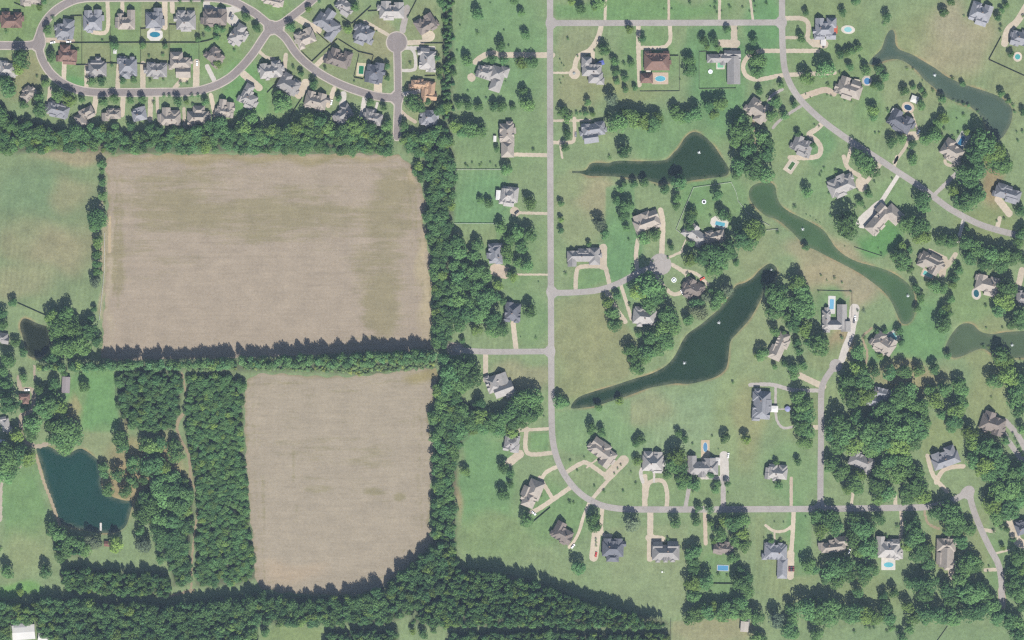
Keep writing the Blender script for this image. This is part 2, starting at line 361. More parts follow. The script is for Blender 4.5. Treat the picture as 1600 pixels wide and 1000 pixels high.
# ------------------------------------------------------------------ land cover colours on one ground sheet
G_MID, G_DRY, G_TAN, G_GRN, G_BRT = (131,153,115), (147,154,121), (165,157,131), (114,147,107), (104,153,104)
PATCH = [  # (x, y, rx, ry, colour, softness)
 (75,350,100,130,(124,142,110),.5),(90,390,60,40,(152,148,120),.8),(40,300,50,40,(116,142,110),.7),(110,300,30,26,(146,148,118),.8),(20,380,30,30,(142,146,116),.8),(30,440,50,25,(146,150,119),.7),(120,240,60,14,(164,155,128),.6),(160,400,8,120,(170,161,136),.6),
 (145,625,45,55,(110,153,102),.3),(150,700,40,30,(138,152,116),.5),(120,640,10,40,(150,148,112),.8),(35,800,35,80,(112,148,102),.4),(40,860,36,40,(138,153,114),.7),(30,920,40,14,(112,158,96),.5),(230,740,70,60,(160,143,112),.5),
 (210,700,30,25,(150,146,112),.5),(200,640,8,40,(150,143,112),.8),
 (780,80,75,120,(117,152,110),.4),(780,215,75,60,(122,150,110),.5),(760,330,50,60,(112,152,110),.4),(800,400,50,60,(118,148,106),.5),(820,500,40,45,(120,150,108),.5),
 (810,590,50,30,(150,152,122),.4),(760,770,50,80,(112,150,105),.4),(770,840,60,40,(126,150,108),.5),(720,750,6,60,(160,148,120),.8),(745,690,26,30,(110,152,106),.6),
 (900,90,34,60,(142,152,119),.5),(900,140,40,30,(146,152,118),.6),(980,140,60,22,(140,152,112),.6),(1010,90,50,50,(118,150,106),.5),(1120,95,55,60,(102,145,104),.4),(1195,50,28,80,(104,148,104),.5),(1000,15,140,20,(112,150,102),.5),
 (1050,210,90,40,(116,150,108),.5),(1130,160,40,60,(104,146,104),.5),(905,330,40,60,(142,154,118),.5),(930,310,26,40,(156,154,124),.7),(975,400,36,70,(108,148,106),.35),(1000,440,30,30,(114,150,108),.5),(925,430,28,22,(116,150,106),.5),(890,290,30,15,(140,155,118),.6),
 (1120,320,60,50,(120,152,108),.4),(1090,300,20,40,(112,150,104),.6),(925,535,62,78,(142,148,112),.25),(900,600,30,20,(138,148,108),.6),(960,560,40,40,(146,148,114),.6),
 (1050,660,140,55,(136,160,124),.4),(960,670,60,60,(124,156,114),.5),(1010,640,40,30,(146,156,122),.7),(1150,640,40,90,(140,158,116),.5),(1060,760,90,30,(128,154,112),.5),(1180,500,50,90,(140,156,118),.5),(1170,660,26,70,(146,152,114),.7),
 (1240,740,50,50,(124,154,112),.5),(1040,900,80,70,(138,155,118),.35),(990,900,60,40,(136,156,118),.5),(870,800,60,50,(118,150,106),.4),(1230,900,40,60,(136,150,112),.4),(1245,830,20,60,(112,148,104),.5),
 (1460,90,80,80,(138,150,112),.5),(1500,70,60,50,(160,156,128),.6),(1490,40,36,36,(164,158,134),.7),(1300,90,80,70,(122,148,106),.4),(1290,20,70,30,(128,150,110),.5),(1400,150,60,60,(140,155,118),.5),(1330,190,70,40,(132,154,114),.5),(1360,160,20,50,(122,152,108),.6),
 (1580,120,40,60,(136,150,114),.5),(1500,190,30,30,(118,150,108),.5),(1240,210,40,40,(124,150,108),.5),(1280,230,20,30,(110,148,106),.6),
 (1300,420,60,36,(163,156,128),.45),(1260,390,40,22,(158,155,126),.6),(1340,450,36,26,(162,154,130),.6),(1180,390,40,30,(138,152,116),.6),(1300,480,28,24,(116,148,106),.4),(1310,545,24,28,(160,148,120),.5),(1290,560,30,20,(134,150,112),.5),
 (1372,368,40,28,(94,145,92),.4),(1400,320,40,40,(124,154,110),.5),(1300,290,50,40,(124,154,112),.5),(1330,350,40,26,(124,152,112),.6),(1440,520,40,60,(110,150,105),.4),(1400,550,40,40,(108,150,104),.4),(1520,460,50,50,(126,152,108),.4),(1540,540,40,40,(140,152,112),.5),(1545,620,30,70,(140,152,112),.5),
 (1470,690,30,40,(136,152,110),.5),(1420,590,60,30,(152,148,116),.6),(1300,640,16,30,(132,152,112),.6),(1250,640,40,50,(134,152,112),.5),(1540,350,50,30,(134,150,108),.5),(1550,280,14,50,(156,140,112),.7),
 (1560,880,50,60,(120,150,108),.5),(1480,860,30,50,(138,150,110),.5),(1530,850,20,60,(136,150,112),.6),(1360,930,60,30,(132,150,110),.5),(1120,910,40,60,(116,148,104),.5),(1120,985,70,20,(152,152,120),.35),(1400,990,180,14,(126,150,112),.4),(460,992,48,16,(130,150,106),.35),
 (30,30,40,60,(122,150,104),.5),(110,100,30,40,(118,150,104),.5),(240,60,150,60,(134,152,112),.35),(170,60,30,30,(124,152,108),.6),(200,80,26,14,(112,148,106),.6),(300,85,30,30,(120,150,106),.6),(350,80,40,40,(122,152,104),.5),(125,122,20,10,(104,152,100),.6),(400,140,60,50,(110,155,102),.4),(520,90,110,70,(136,150,114),.4),(450,130,40,40,(134,152,112),.5),(430,15,30,20,(122,152,104),.6),(460,180,40,30,(124,152,108),.6),(600,60,30,40,(150,152,120),.5),(660,100,30,110,(138,150,114),.4),(40,110,30,40,(142,146,112),.5),
]
GSTEP = 3.0
gx = np.arange(-90, 1691, GSTEP); gy = np.arange(-90, 1091, GSTEP)
GX, GY = np.meshgrid(gx, gy)
def sstep(a, b, v): t = np.clip((v - a) / (b - a), 0, 1); return t * t * (3 - 2 * t)
def cover(X, Y, patches, base):
    soft = lambda c: tuple(.82 * v + .20 * g for v, g in zip(c, (148, 164, 140)))
    if base != G_MID: soft = lambda c: c
    rgb = np.empty(X.shape + (3,)); rgb[:] = alb(*soft(base))
    wob = 5 * np.sin(X * .071 + 1.3 * np.sin(Y * .043)) + 4 * np.sin(Y * .083 + 1.7 * np.sin(X * .037))
    for (px, py, rx, ry, c, s) in patches:
        d = np.sqrt(((X - px + wob) / rx) ** 2 + ((Y - py - wob) / ry) ** 2)
        w = sstep(1 + s * .6, 1 - s * .8, d)[..., None]
        rgb = rgb * (1 - w) + np.array(alb(*soft(c))) * w
    return rgb
rgb = cover(GX, GY, PATCH, G_MID)
LOTS = [  # kept plots whose cover changes along a straight boundary
 ([(1093,81),(1148,81),(1148,138),(1093,138)],(110,150,104)),([(1073,42),(1145,42),(1145,78),(1073,78)],(106,145,104)),([(866,468),(880,463),(945,462),(987,520),(988,575),(960,598),(905,613),(867,632)],(142,149,114)),
 ([(947,292),(990,285),(1000,420),(955,440),(943,400)],(106,148,106)),([(711,266),(782,266),(782,348),(711,348)],(112,152,110)),([(711,350),(775,350),(775,372),(735,398),(711,370)],(140,154,116)),
 ([(129,69),(172,69),(172,99),(129,99)],(144,150,116)),([(173,69),(219,69),(219,99),(173,99)],(126,152,110)),([(221,69),(264,69),(264,99),(221,99)],(142,152,116)),([(265,69),(310,69),(310,94),(265,94)],(118,150,106)),
 ([(128,8),(171,4),(171,66),(128,66)],(128,152,110)),([(173,4),(219,4),(219,66),(173,66)],(122,150,106)),([(221,4),(264,4),(264,66),(221,66)],(142,150,114)),([(265,4),(310,4),(310,66),(265,66)],(140,152,114)),
 ([(1352,396),(1372,352),(1400,352),(1408,374),(1380,402),(1334,388)],(96,146,94)),([(112,592),(183,585),(186,660),(183,675),(140,675),(130,640),(112,604)],(108,152,102)),
 ([(1050,971),(1165,969),(1165,1060),(1048,1060)],(153,152,122)),([(1285,977),(1580,976),(1580,1060),(1285,1060)],(124,148,112)),
 ([(713,690),(800,690),(800,760),(713,760)],(112,150,106)),([(828,676),(857,676),(857,704),(828,704)],(108,150,102)),([(868,8),(1070,8),(1070,28),(868,28)],(112,150,104)),([(1200,8),(1216,8),(1216,60),(1200,60)],(104,150,102)),
 ([(1198,90),(1218,90),(1222,120),(1198,125)],(102,148,100)),([(866,645),(985,625),(985,700),(900,712),(872,700)],(124,155,114)),([(1180,805),(1195,805),(1195,920),(1180,920)],(134,150,112)),([(1245,802),(1268,802),(1268,900),(1245,900)],(112,148,106)),
 ([(945,825),(1075,820),(1070,958),(1050,965),(1000,945),(960,930)],(140,156,120)),([(1310,480),(1328,460),(1328,500),(1280,500),(1278,460)],(118,150,108)),([(1410,505),(1478,505),(1475,560),(1410,560)],(108,150,104)),
]
for P, c in LOTS:
    x0, y0, x1, y1 = bbox(P, 8)
    s_ = (slice(np.searchsorted(gy, y0), np.searchsorted(gy, y1)), slice(np.searchsorted(gx, x0), np.searchsorted(gx, x1)))
    w = (sstep(1.8, -1.8, poly_dist(GX[s_], GY[s_], P)) * .7)[..., None]
    rgb[s_] = rgb[s_] * (1 - w) + np.array(alb(*[.82 * v + .20 * g for v, g in zip(c, (146, 164, 138))])) * w
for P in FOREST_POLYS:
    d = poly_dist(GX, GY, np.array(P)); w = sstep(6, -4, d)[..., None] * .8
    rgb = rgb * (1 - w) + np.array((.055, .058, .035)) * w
pd = np.full(GX.shape, 1e9)
for k, P in POND_PTS.items():
    x0, y0, x1, y1 = bbox(P, 30)
    s_ = (slice(np.searchsorted(gy, y0), np.searchsorted(gy, y1)), slice(np.searchsorted(gx, x0), np.searchsorted(gx, x1)))
    pd[s_] = np.minimum(pd[s_], poly_dist(GX[s_], GY[s_], P))
w = (sstep(4.0, 0.5, pd) * (.45 + .45 * np.sin(GX * .11 + GY * .07)).clip(.1, .9))[..., None]
rgb = rgb * (1 - w) + np.array(alb(166, 152, 122)) * w
GZ = np.clip(-0.25 * (2.0 - pd) / 2.0, -1.6, 0.0)
ny_, nx_ = GX.shape
V = np.stack([WX(GX), WY(GY), GZ], -1).reshape(-1, 3)
ii = (np.arange(ny_ - 1)[:, None] * nx_ + np.arange(nx_ - 1)[None]).ravel()
F = np.stack([ii + nx_, ii + nx_ + 1, ii + 1, ii], 1)
B = 3000.0; nv = len(V)
xa, xb, ya, yb = WX(gx[0]), WX(gx[-1]), WY(gy[-1]), WY(gy[0])
OV = np.array([(-B, -B, 0), (B, -B, 0), (B, B, 0), (-B, B, 0), (xa, ya, 0), (xb, ya, 0), (xb, yb, 0), (xa, yb, 0)])
OF = np.array([(0, 1, 5, 4), (1, 2, 6, 5), (2, 3, 7, 6), (3, 0, 4, 7)]) + nv
me = bpy.data.meshes.new('ground')
allV = np.vstack([V, OV]); allF = np.vstack([F, OF])
me.vertices.add(len(allV)); me.vertices.foreach_set('co', allV.astype(np.float32).ravel())
me.loops.add(allF.size); me.loops.foreach_set('vertex_index', allF.astype(np.int32).ravel())
me.polygons.add(len(allF)); me.polygons.foreach_set('loop_start', (np.arange(len(allF)) * 4).astype(np.int32))
me.update(calc_edges=True)
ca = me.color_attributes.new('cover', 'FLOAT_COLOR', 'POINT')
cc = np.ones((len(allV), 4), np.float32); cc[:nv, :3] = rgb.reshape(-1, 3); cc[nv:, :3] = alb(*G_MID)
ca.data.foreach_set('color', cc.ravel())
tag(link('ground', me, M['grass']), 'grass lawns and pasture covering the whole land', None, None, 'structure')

# ------------------------------------------------------------------ water
for k, (lab, c, _) in PONDS.items():
    P = POND_PTS[k]
    o = sheet('pond_water', lambda X, Y: poly_dist(X, Y, P) - 4, bbox(P, 8), 4.0, -0.25, M['water'], walb(*c), merge=False)
    me = o.data; co = np.empty(len(me.vertices) * 3); me.vertices.foreach_get('co', co); co = co.reshape(-1, 3)
    sh = sstep(-7, 0, poly_dist(co[:, 0] / S + 800, 500 - co[:, 1] / S, P)); at = me.attributes.new('shallow', 'FLOAT', 'POINT'); at.data.foreach_set('value', sh.astype(np.float32))
    tag(o, lab, None, None, 'structure')

# ------------------------------------------------------------------ stubble fields
F1P = [(330,244,90,4,(196,180,152),.8),(520,243,90,4,(190,176,150),.8),(648,272,7,14,(190,176,150),.8),(666,395,5,22,(200,184,156),.8),(671,480,5,40,(204,188,160),.8),(664,440,10,90,(184,173,148),.8),(170,430,8,100,(180,170,150),.8),(400,246,240,7,(164,155,128),.8)]
F2P = [(450,895,50,18,(182,168,148),.8),(660,590,26,14,(162,154,122),.7)]
W1P = [(420,345,190,40,.19),(610,330,45,60,.20),(590,420,50,60,.18),(595,490,30,40,.24),(250,320,70,40,.16),(185,420,12,110,.16),(300,278,110,12,.10),(620,285,40,26,.14),(330,500,190,60,-.24),(400,300,220,60,.08),(600,480,46,60,.10),(240,400,70,50,.06),(420,270,120,14,-.06),(560,280,50,14,-.05)]
W2P = [(560,690,80,24,.06),(470,690,50,60,.05),(585,768,20,8,.24),(625,776,12,8,.30),(495,765,30,9,.18),(590,720,50,20,.08),(520,850,120,60,-.12),(600,620,60,30,-.06),(459,728,2.5,34,.16),(463,802,2.5,22,.15),(655,745,3,70,.08),(412,790,3,100,.10),(570,835,16,3,.12)]
for P, pl, wp, base, lab in ((FIELD1, F1P, W1P, (173,162,147), 'large tan stubble field with green weedy streaks'), (FIELD2, F2P, W2P, (172,163,147), 'smaller pale tan stubble field in the south')):
    wig = lambda X, Y: poly_dist(X, Y, P) + 1.2 * np.sin(X * .21 + Y * .13) + .9 * np.sin(Y * .31 - X * .17)
    o = sheet('stubble_field', wig, bbox(P, 8), 3.0, 0.03, M['field'], None, merge=False)
    me = o.data; co = np.empty(len(me.vertices) * 3); me.vertices.foreach_get('co', co); co = co.reshape(-1, 3)
    px, py = co[:, 0] / S + 800, 500 - co[:, 1] / S
    ca = me.color_attributes.new('cover', 'FLOAT_COLOR', 'POINT')
    cc = np.ones((len(co), 4), np.float32); cc[:, :3] = cover(px, py, pl, base); ca.data.foreach_set('color', cc.ravel())
    wd = np.zeros(len(co))
    for (wx, wy, rx, ry, am) in wp: wd += am * sstep(1.3, .3, np.sqrt(((px - wx) / rx) ** 2 + ((py - wy) / ry) ** 2))
    wg = wig(px, py); wd += .16 * sstep(-8, 0, wg) + .12 * np.exp(-((wg + 13) / 2.0) ** 2) + .08 * np.exp(-((wg + 22) / 2.0) ** 2)
    at = me.attributes.new('weed', 'FLOAT', 'POINT'); at.data.foreach_set('value', wd.astype(np.float32))
    tag(o, lab, None, None, 'structure')

# ------------------------------------------------------------------ roads (smooth union of centre lines, one object per road)
ROADS = [  # label, half width, gutter, colour group, points
 ('grey asphalt oval street through the dense housing, south and west side', 5.3, 1, [(62,62),(62,80),(68,97),(80,115),(100,131),(125,141),(155,144.5),(200,144.5),(250,144),(300,143),(330,136),(355,124),(375,107),(395,84),(411,60),(424,42)]),
 ('grey asphalt oval street through the dense housing, north side', 5.3, 1, [(62,66),(63,50),(72,32),(87,16),(105,5),(125,-2),(160,-4),(300,-4),(340,-3),(365,3),(385,13),(400,22),(424,42)]),
 ('grey asphalt street stub leaving the oval to the west', 5.3, 1, [(-60,71),(0,71),(40,71),(62,68)]),
 ('grey asphalt street running north-east from the crossing', 5.3, 1, [(424,42),(440,37),(457,25),(482,5),(510,-20)]),
 ('grey asphalt street curving south-east from the crossing', 5.3, 1, [(424,42),(445,58),(462,82),(480,100),(505,118),(537,134),(575,147),(600,152),(621,153)]),
 ('grey asphalt cul-de-sac street ending in the wood belt', 4.9, 1, [(620,65),(621,90),(621.5,112),(622,150),(621,187),(620,214)]),
 ('pale grey main road running south then curving east', 4.9, 0, [(859.5,-60),(859.5,100),(860,300),(861,500),(861.5,600),(862,660),(864,690),(870,715),(880,738),(893,757),(908,772),(925,783),(945,791),(970,795),(1000,796),(1100,796),(1200,795.5),(1300,795),(1400,793.5),(1450,792),(1480,785),(1500,776),(1515,767)]),
 ('pale grey straight street joining the main road in the north', 4.7, 0, [(860,36),(950,36),(1100,35.5),(1222,35)]),
 ('pale grey road curving through the north-east lots', 4.9, 0, [(1222,-60),(1222,37),(1223,75),(1226,107),(1235,132),(1250,155),(1275,180),(1300,200),(1330,221),(1375,250),(1405,270),(1437,291),(1462,310),(1487,328),(1525,348),(1550,357),(1580,365),(1600,369),(1680,382)]),
 ('pale grey cul-de-sac street east of the main road', 4.7, 0, [(861,456),(875,457.5),(912,456),(940,452),(970,441),(1000,425),(1030,414)]),
 ('short pale grey dead-end street west of the main road', 4.5, 0, [(713,545.5),(730,548),(760,549.5),(800,549.5),(860,549)]),
 ('pale grey street rising north to a small turning head', 4.8, 0, [(1282,795),(1282,750),(1283,675),(1283,620),(1286,600),(1295,584),(1307,568)]),
 ('pale grey lane winding down the south-east corner', 4.9, 0, [(1515,767),(1519,790),(1532,825),(1547,857),(1560,882),(1565,910),(1565,928),(1566,943)]),
]
RP = [smooth(r[3], 6) for r in ROADS]
BULB = {5: [(620, 66, 15.5)], 9: [(1032, 413, 17.0)], 10: [(717, 545, 6.0)], 11: [(1306, 571, 10.0)], 12: [(1513, 768, 8.0)]}
def road_field(X, Y, grow=0.0, only=None):
    """smooth union, with the index of the road each point belongs to"""
    D = []
    for i, r in enumerate(ROADS):
        if only is not None and i not in only: D.append(np.full(X.shape, 1e6)); continue
        hw = r[1] + grow
        d = line_dist(X, Y, RP[i]) - hw
        for (bx, by, br) in BULB.get(i, []): d = np.minimum(d, np.hypot(X - bx, Y - by) - br - grow)
        D.append(d)
    D = np.stack(D); idx = D.argmin(0); srt = np.sort(D, 0)
    a, b = srt[0], srt[1]; k = 7.0
    h = np.maximum(k - np.abs(a - b), 0) / k
    return a - h * h * k * .25 * 1.6, idx
class RoadCache: pass
SUBDIV, RURAL = range(0, 6), range(6, len(ROADS))
def build_roads(ids, grow, z, name, step, box, color, label=None):
    X0, Y0, X1, Y1 = box
    v, f = fill(lambda X, Y: road_field(X, Y, grow, ids)[0], box, step)
    cen = np.array([np.mean([v[i] for i in t], 0) for t in f])
    if label: owner = np.full(len(f), ids[0])
    else: owner = road_field(cen[:, 0], cen[:, 1], grow, ids)[1]
    for i in ids:
        sel = [f[k] for k in np.nonzero(owner == i)[0]]
        if not sel: continue
        used = sorted({q for t in sel for q in t}); mp = {q: n for n, q in enumerate(used)}
        me = mesh(name, [(WX(v[q][0]), WY(v[q][1]), z) for q in used], [tuple(mp[q] for q in t[::-1]) for t in sel])
        o = link(name, me, M['road'], None, alb(*color)); tag(o, label or ROADS[i][0], None, None, 'structure')
build_roads(SUBDIV, 1.7, 0.05, 'kerb', 1.5, (-30, -30, 660, 230), (202,194,184), 'pale concrete gutter edging the grey asphalt streets')
build_roads(SUBDIV, 0.0, 0.07, 'road', 1.5, (-30, -30, 660, 230), (158,152,152), None)
build_roads(RURAL, 0.0, 0.06, 'road', 1.5, (690, -30, 1640, 960), (182,178,175), None)

# ------------------------------------------------------------------ driveways, courts, walks and tracks
TANC, WHC, GRC, DIRT, PINK = (209,198,180), (215,210,203), (186,181,177), (174,162,140), (204,190,173)
DRIVES = []   # (name, tile, colour, spec, label)
def drv(t, spec, label, c=TANC, name='driveway'): DRIVES.append((name, t, c, spec, label))
drv('A','22 670,0 670,190 590,200','concrete drive and terrace of the second upper-row house in the oval')
drv('A','22 765,0 765,75','concrete drive of the third upper-row house in the oval')
drv('A','30 1030,0 1030,160; 26 1075,0 1078,60','twin concrete drives between the fourth and fifth upper-row houses')
drv('A','38 1295,10 1300,50 1400,70 1500,48; 60 1440,110 1460,130','wide concrete court beside the brown-grey house at the oval top',WHC)
drv('A','28 285,250 440,255','concrete drive from the oval west bend to the first upper-row house',PINK)
drv('A','26 402,400 398,505','concrete drive of the red-brown lower-row house')
drv('A','24 542,420 540,545','concrete drive of the second lower-row house')
drv('A','26 742,420 735,540','concrete drive of the third lower-row house')
drv('A','30 893,410 893,545','concrete drive of the fourth lower-row house')
drv('A','36 1228,400 1226,535; 60 1150,470 1150,480; 24 1150,485 1100,540','concrete drives round the fifth lower-row house')
drv('A','26 1300,425 1340,505','concrete drive of the angled house in the oval east bend',WHC)
drv('A','30 600,605 588,690','concrete drive of the tan house south of the oval')
drv('A','28 770,605 764,705','concrete drive of the small tan-brown house at the wood edge')
drv('A','28 942,605 938,735; 18 982,615 985,690','pair of concrete drives south of the oval street')
drv('A','18 1150,690 1157,875','concrete walk running down to the wood belt')
drv('A','24 1320,605 1342,715','concrete drive of the gabled house at the oval south-east')
drv('A','24 312,565 302,690','concrete drive of the blue-grey house at the wood edge')
drv('A','40 1530,470 1610,540','concrete drive of the angled house below the crossing')
drv('B','18 20,320 60,355 100,365; 24 185,355 178,440','concrete drive east of the light house below the crossing')
drv('B','50 305,530 275,580','concrete drive of the large grey house on the curving street')
drv('B','26 484,565 455,650','concrete drive of the tan house on the curving street')
drv('B','34 546,600 538,670','concrete drive of the grey house at the wood edge',WHC)
drv('B','28 680,615 664,715; 14 755,655 738,715','concrete drives of the house beside the cul-de-sac street',WHC)
drv('B','28 385,400 450,340','concrete drive of the dark brown house with the side yard')
drv('B','38 255,110 380,185','concrete drive of the tan-grey house by the crossing')
drv('B','20 690,140 825,218','concrete drive of the blue-grey house west of the turning circle')
drv('B','46 762,515 762,572','concrete drive of the many-gabled house with the green pool')
drv('B','28 945,268 1030,264; 60 1070,230 1085,225','concrete drive and patio of the brown-grey house by the turning circle')
drv('B','18 920,440 980,438 998,410 990,330 960,300 930,300; 20 940,300 1100,300','looped concrete drive east of the turning circle',WHC)
drv('B','24 915,590 1010,572','concrete drive of the peach-coloured courtyard house',WHC)
drv('B','20 912,700 945,730 985,755','curving concrete drive at the foot of the cul-de-sac street',PINK)
drv('B','34 942,60 918,180','concrete drive north of the turning circle',GRC)
drv('B','32 1840,345 1600,343 1540,345 1480,332 1420,350 1380,380; 44 1345,482 1348,486','curving concrete drive and brick patio of the winged grey house')
drv('C','22 -20,965 220,970','concrete drive of the long grey-tan house')
drv('C','16 585,0 581,125','thin concrete drive north of the straight street')
drv('C','14 980,0 980,125','narrow concrete drive north of the straight street',PINK)
drv('C','16 1298,0 1296,122; 14 1490,0 1505,122','two concrete drives of the lot with clipped shrubs')
drv('C','28 556,162 540,230 490,310 425,345 398,390 390,450; 12 255,455 350,455; 62 390,458 391,460; 22 505,300 505,375','curving drive with round court of the grey house with the blue awning')
drv('C','24 790,162 790,300 797,520; 22 797,298 930,298 972,278 990,240 986,162','looped concrete drive of the red-roofed house')
drv('C','36 1388,162 1388,305; 44 1310,272 1390,272','concrete drive and court of the angled grey house',TANC)
drv('C','24 1900,318 1600,318 1550,320 1480,350 1445,410 1462,470 1520,497 1600,488 1700,470 2005,455','looped tan drive round an island of trees')
drv('C','14 258,755 480,752; 20 390,752 390,860 365,890 258,890; 12 300,890 312,975','drive loop of the blue-grey house north of the pointed pond')
drv('C','12 1510,760 1524,930','narrow tan path among the big trees',DIRT,'path')
drv('D','26 108,115 205,115 250,145 250,210 245,240 280,275; 46 300,270 340,275; 18 108,235 170,235','looped tan drive of the grey house with the orange canopy')
drv('D','34 220,605 290,580 360,562 400,580','tan drive of the grey-tan house with the blue pool',PINK)
drv('D','28 330,780 300,810 255,840 305,880 330,930 300,980 150,985','curving tan drive of the house beside the north-east road')
drv('D','18 525,900 495,1010','short tan drive off the north-east road')
drv('D','18 795,1005 860,920 878,870; 50 890,850 920,850; 10 905,720 932,805','tan drive and court of the dark grey house by the grey-green pond')
drv('D','40 1610,50 1560,130 1500,190 1482,260','wide tan drive at the north-east corner')
drv('D','16 195,670 140,705 70,755 40,790','grey walk of the house among the big trees',GRC)
drv('D','16 80,565 20,600 0,650','grey drive by the angled tan house',GRC)
drv('H','24 478,-10 500,50 560,90; 60 580,140 585,165; 24 600,160 690,40 705,20','tan court and drive of the large light grey house')
drv('H','24 812,98 690,290; 70 600,380 690,300','straight white drive and terrace of the L-shaped grey house',WHC)
drv('H','18 790,40 803,-10','short tan drive north of the north-east road')
drv('H','22 1045,212 1180,80 1195,50','straight pale drive under the big trees',GRC)
drv('H','18 1105,5 1115,25 1150,35 1185,20 1195,-15','tan ring drive north of the big trees')
drv('H','20 1222,375 1190,500','white drive leading south off the north-east road',WHC)
drv('H','26 1165,600 1130,650 1085,690; 40 1100,640 1090,700; 20 1020,570 1100,610','tan drive of the tan-grey house with the turquoise pool')
drv('H','24 1445,375 1432,425; 40 1445,255 1500,325','tan drive and court of the house by the dirt strip')
drv('H','34 1585,700 1562,800','tan drive at the east edge')
drv('K','40 545,-60 520,80 490,160 465,235; 54 535,-20 540,-60','white drive from the turning head to the poolside house',WHC)
drv('K','34 210,352 335,412','tan drive west of the turning head')
drv('K','22 -100,405 0,402 60,412 160,438 310,440; 14 48,430 48,580 65,645 100,675 150,668; 8 50,558 130,555','grey drive loop of the blue-grey house with the white canopy',GRC)
drv('K','26 290,670 320,672','short tan apron on the turning-head street')
drv('K','13 640,60 592,110 620,200 610,285','thin tan path west of the tan-grey poolside house',DIRT,'path')
drv('K','24 1000,860 1020,940 1052,1000 1112,1062; 24 1056,1005 1090,945 1150,920 1210,915','looped tan drive of the blue-grey house by the lane')
drv('K','32 1490,640 1560,720 1610,810; 30 1480,720 1540,810 1600,890','double grey-tan drive of the brown-grey house',GRC)
drv('P','18 145,0 145,162','narrow tan drive to the street from the north',PINK)
drv('P','24 160,198 155,320 145,450; 40 142,470 140,590; 16 -5,290 40,320 110,315 148,285; 10 40,325 42,370','tan drive with horseshoe loop south of the street')
drv('P','16 520,165 530,90','short pale drive between trees north of the street')
drv('P','22 797,162 795,110','short pale apron north of the street')
drv('P','18 830,198 836,320 815,380','narrow drive of the grey house with the light-blue pool')
drv('P','14 980,200 1000,270 1060,300','faint tan track beside the brown-tan house',DIRT,'path')
drv('P','44 1140,500 1152,590','concrete court south of the brown-tan house')
drv('P','50 1520,280 1560,380 1605,400','tan court at the east edge of the lane')
drv('P','20 1415,560 1370,562; 12 1495,440 1430,457; 20 1340,310 1400,320','tan aprons along the winding lane')
drv('O','22 180,-5 250,110; 26 362,48 230,140 150,190 120,200','concrete drives of the light tan house on the bend')
drv('O','18 478,152 450,220 420,320 390,380 365,410','curving tan drive of the tan-brown angled house')
drv('O','22 565,172 560,325 605,345; 50 525,355 512,470','concrete drive of the dark grey house with a red car',TANC)
drv('O','22 610,-10 510,108','concrete drive north of the bend')
drv('O','30 830,-10 830,168; 24 840,90 852,25 900,2 950,15 970,90 966,168','horseshoe drive of the light grey house north of the street')
drv('O','34 865,202 862,480; 36 865,362 925,368','concrete drive of the wide grey house south of the street')
drv('O','22 1108,40 1085,165','narrow grey drive north of the street',GRC)
drv('O','28 1320,-10 1320,170','grey drive of the house with the court and long pool',GRC)
drv('O','22 1205,198 1210,385','pink-tan drive into the enclosed tree-lined lot',PINK)
drv('L','18 30,690 225,680; 24 92,690 95,830 238,830; 46 40,845 -10,885; 12 40,700 40,750','drive rectangle of the small grey house west of the main road')
drv('L','22 272,922 210,955 180,1010','concrete drive curving off the bend')
drv('L','24 335,955 430,897 480,900 600,985; 56 610,965 690,885; 10 522,878 475,915','concrete drive and court of the large tan-grey angled house')
drv('L','28 8,30 25,180','tan drive on the north side of the dead-end street')
drv('L','20 835,895 805,950 815,1000; 12 888,960 888,1000','concrete drive of the light grey house on the bend',WHC)
drv('L','50 1325,860 1330,1000; 20 1200,985 1330,985','broad white court of the grey house with the long pool',WHC)
drv('G','24 398,802 402,710 430,668 570,668 592,705 607,768; 44 570,560 568,650','drive loop of the long grey house by the main road')
drv('G','24 785,692 775,600 785,512','concrete drive leading to the two round trees')
drv('G','30 935,600 942,400 930,325','long concrete drive of the tan-grey house')
drv('G','14 980,610 1055,575; 7 1055,575 1080,510 1095,490','narrow drive of the house with the white pool terrace')
drv('G','22 900,715 940,780 1000,835 1050,830 1085,780 1090,715 1010,660; 18 1060,690 1150,710 1215,770','teardrop drive loop of the brownish house')
drv('G','28 600,835 650,930 700,1000; 20 682,788 715,890 742,980','two drives of the grey house below the cul-de-sac street')
drv('G','16 50,330 222,335; 50 15,320 20,325','concrete drive of the light house with the white annex')
drv('G','11 40,716 222,716','thin concrete drive in the western grove')
drv('C','22 -10,340 215,343','concrete drive reaching the main road from the west')
drv('J','28 1435,210 1435,365','concrete drive of the light grey house on the dead-end street')
drv('F','70 1510,690 1545,700','tan court of the blue-grey house at the grove edge',PINK)
drv('J','70 1230,180 1260,180','tan turning area at the end of the short street',(180,170,160))
drv('I','13 215,300 216,360; 24 120,370 130,430 205,440 200,560 130,605 150,740 225,790 300,770','dirt track winding past the west farmstead',(176,166,150),'dirt_track')
drv('I','16 230,860 270,1000 320,1130 368,1265','tan dam path along the blue-green pond',DIRT,'dirt_track')
drv('M','16 40,-40 10,20 5,240; 20 60,-60 110,-80','pale track at the west edge of the meadow',(186,178,164),'dirt_track')
drv('I','10 1140,340 1165,480 1168,560; 17 1168,560 1110,640 1120,730 1180,850 1190,1000; 12 1190,1010 1240,1110 1220,1300 1200,1500 1195,1690; 15 1195,1690 1050,1730','brown dirt track between the two plantations',(162,152,130),'dirt_track')
drv('E','16 685,370 685,560','bare tan soil strip beside the hedgerow',(196,180,152),'dirt_track')
drv('P','44 1462,700 1464,770','bare tan turning patch at the end of the winding lane',(196,182,158))

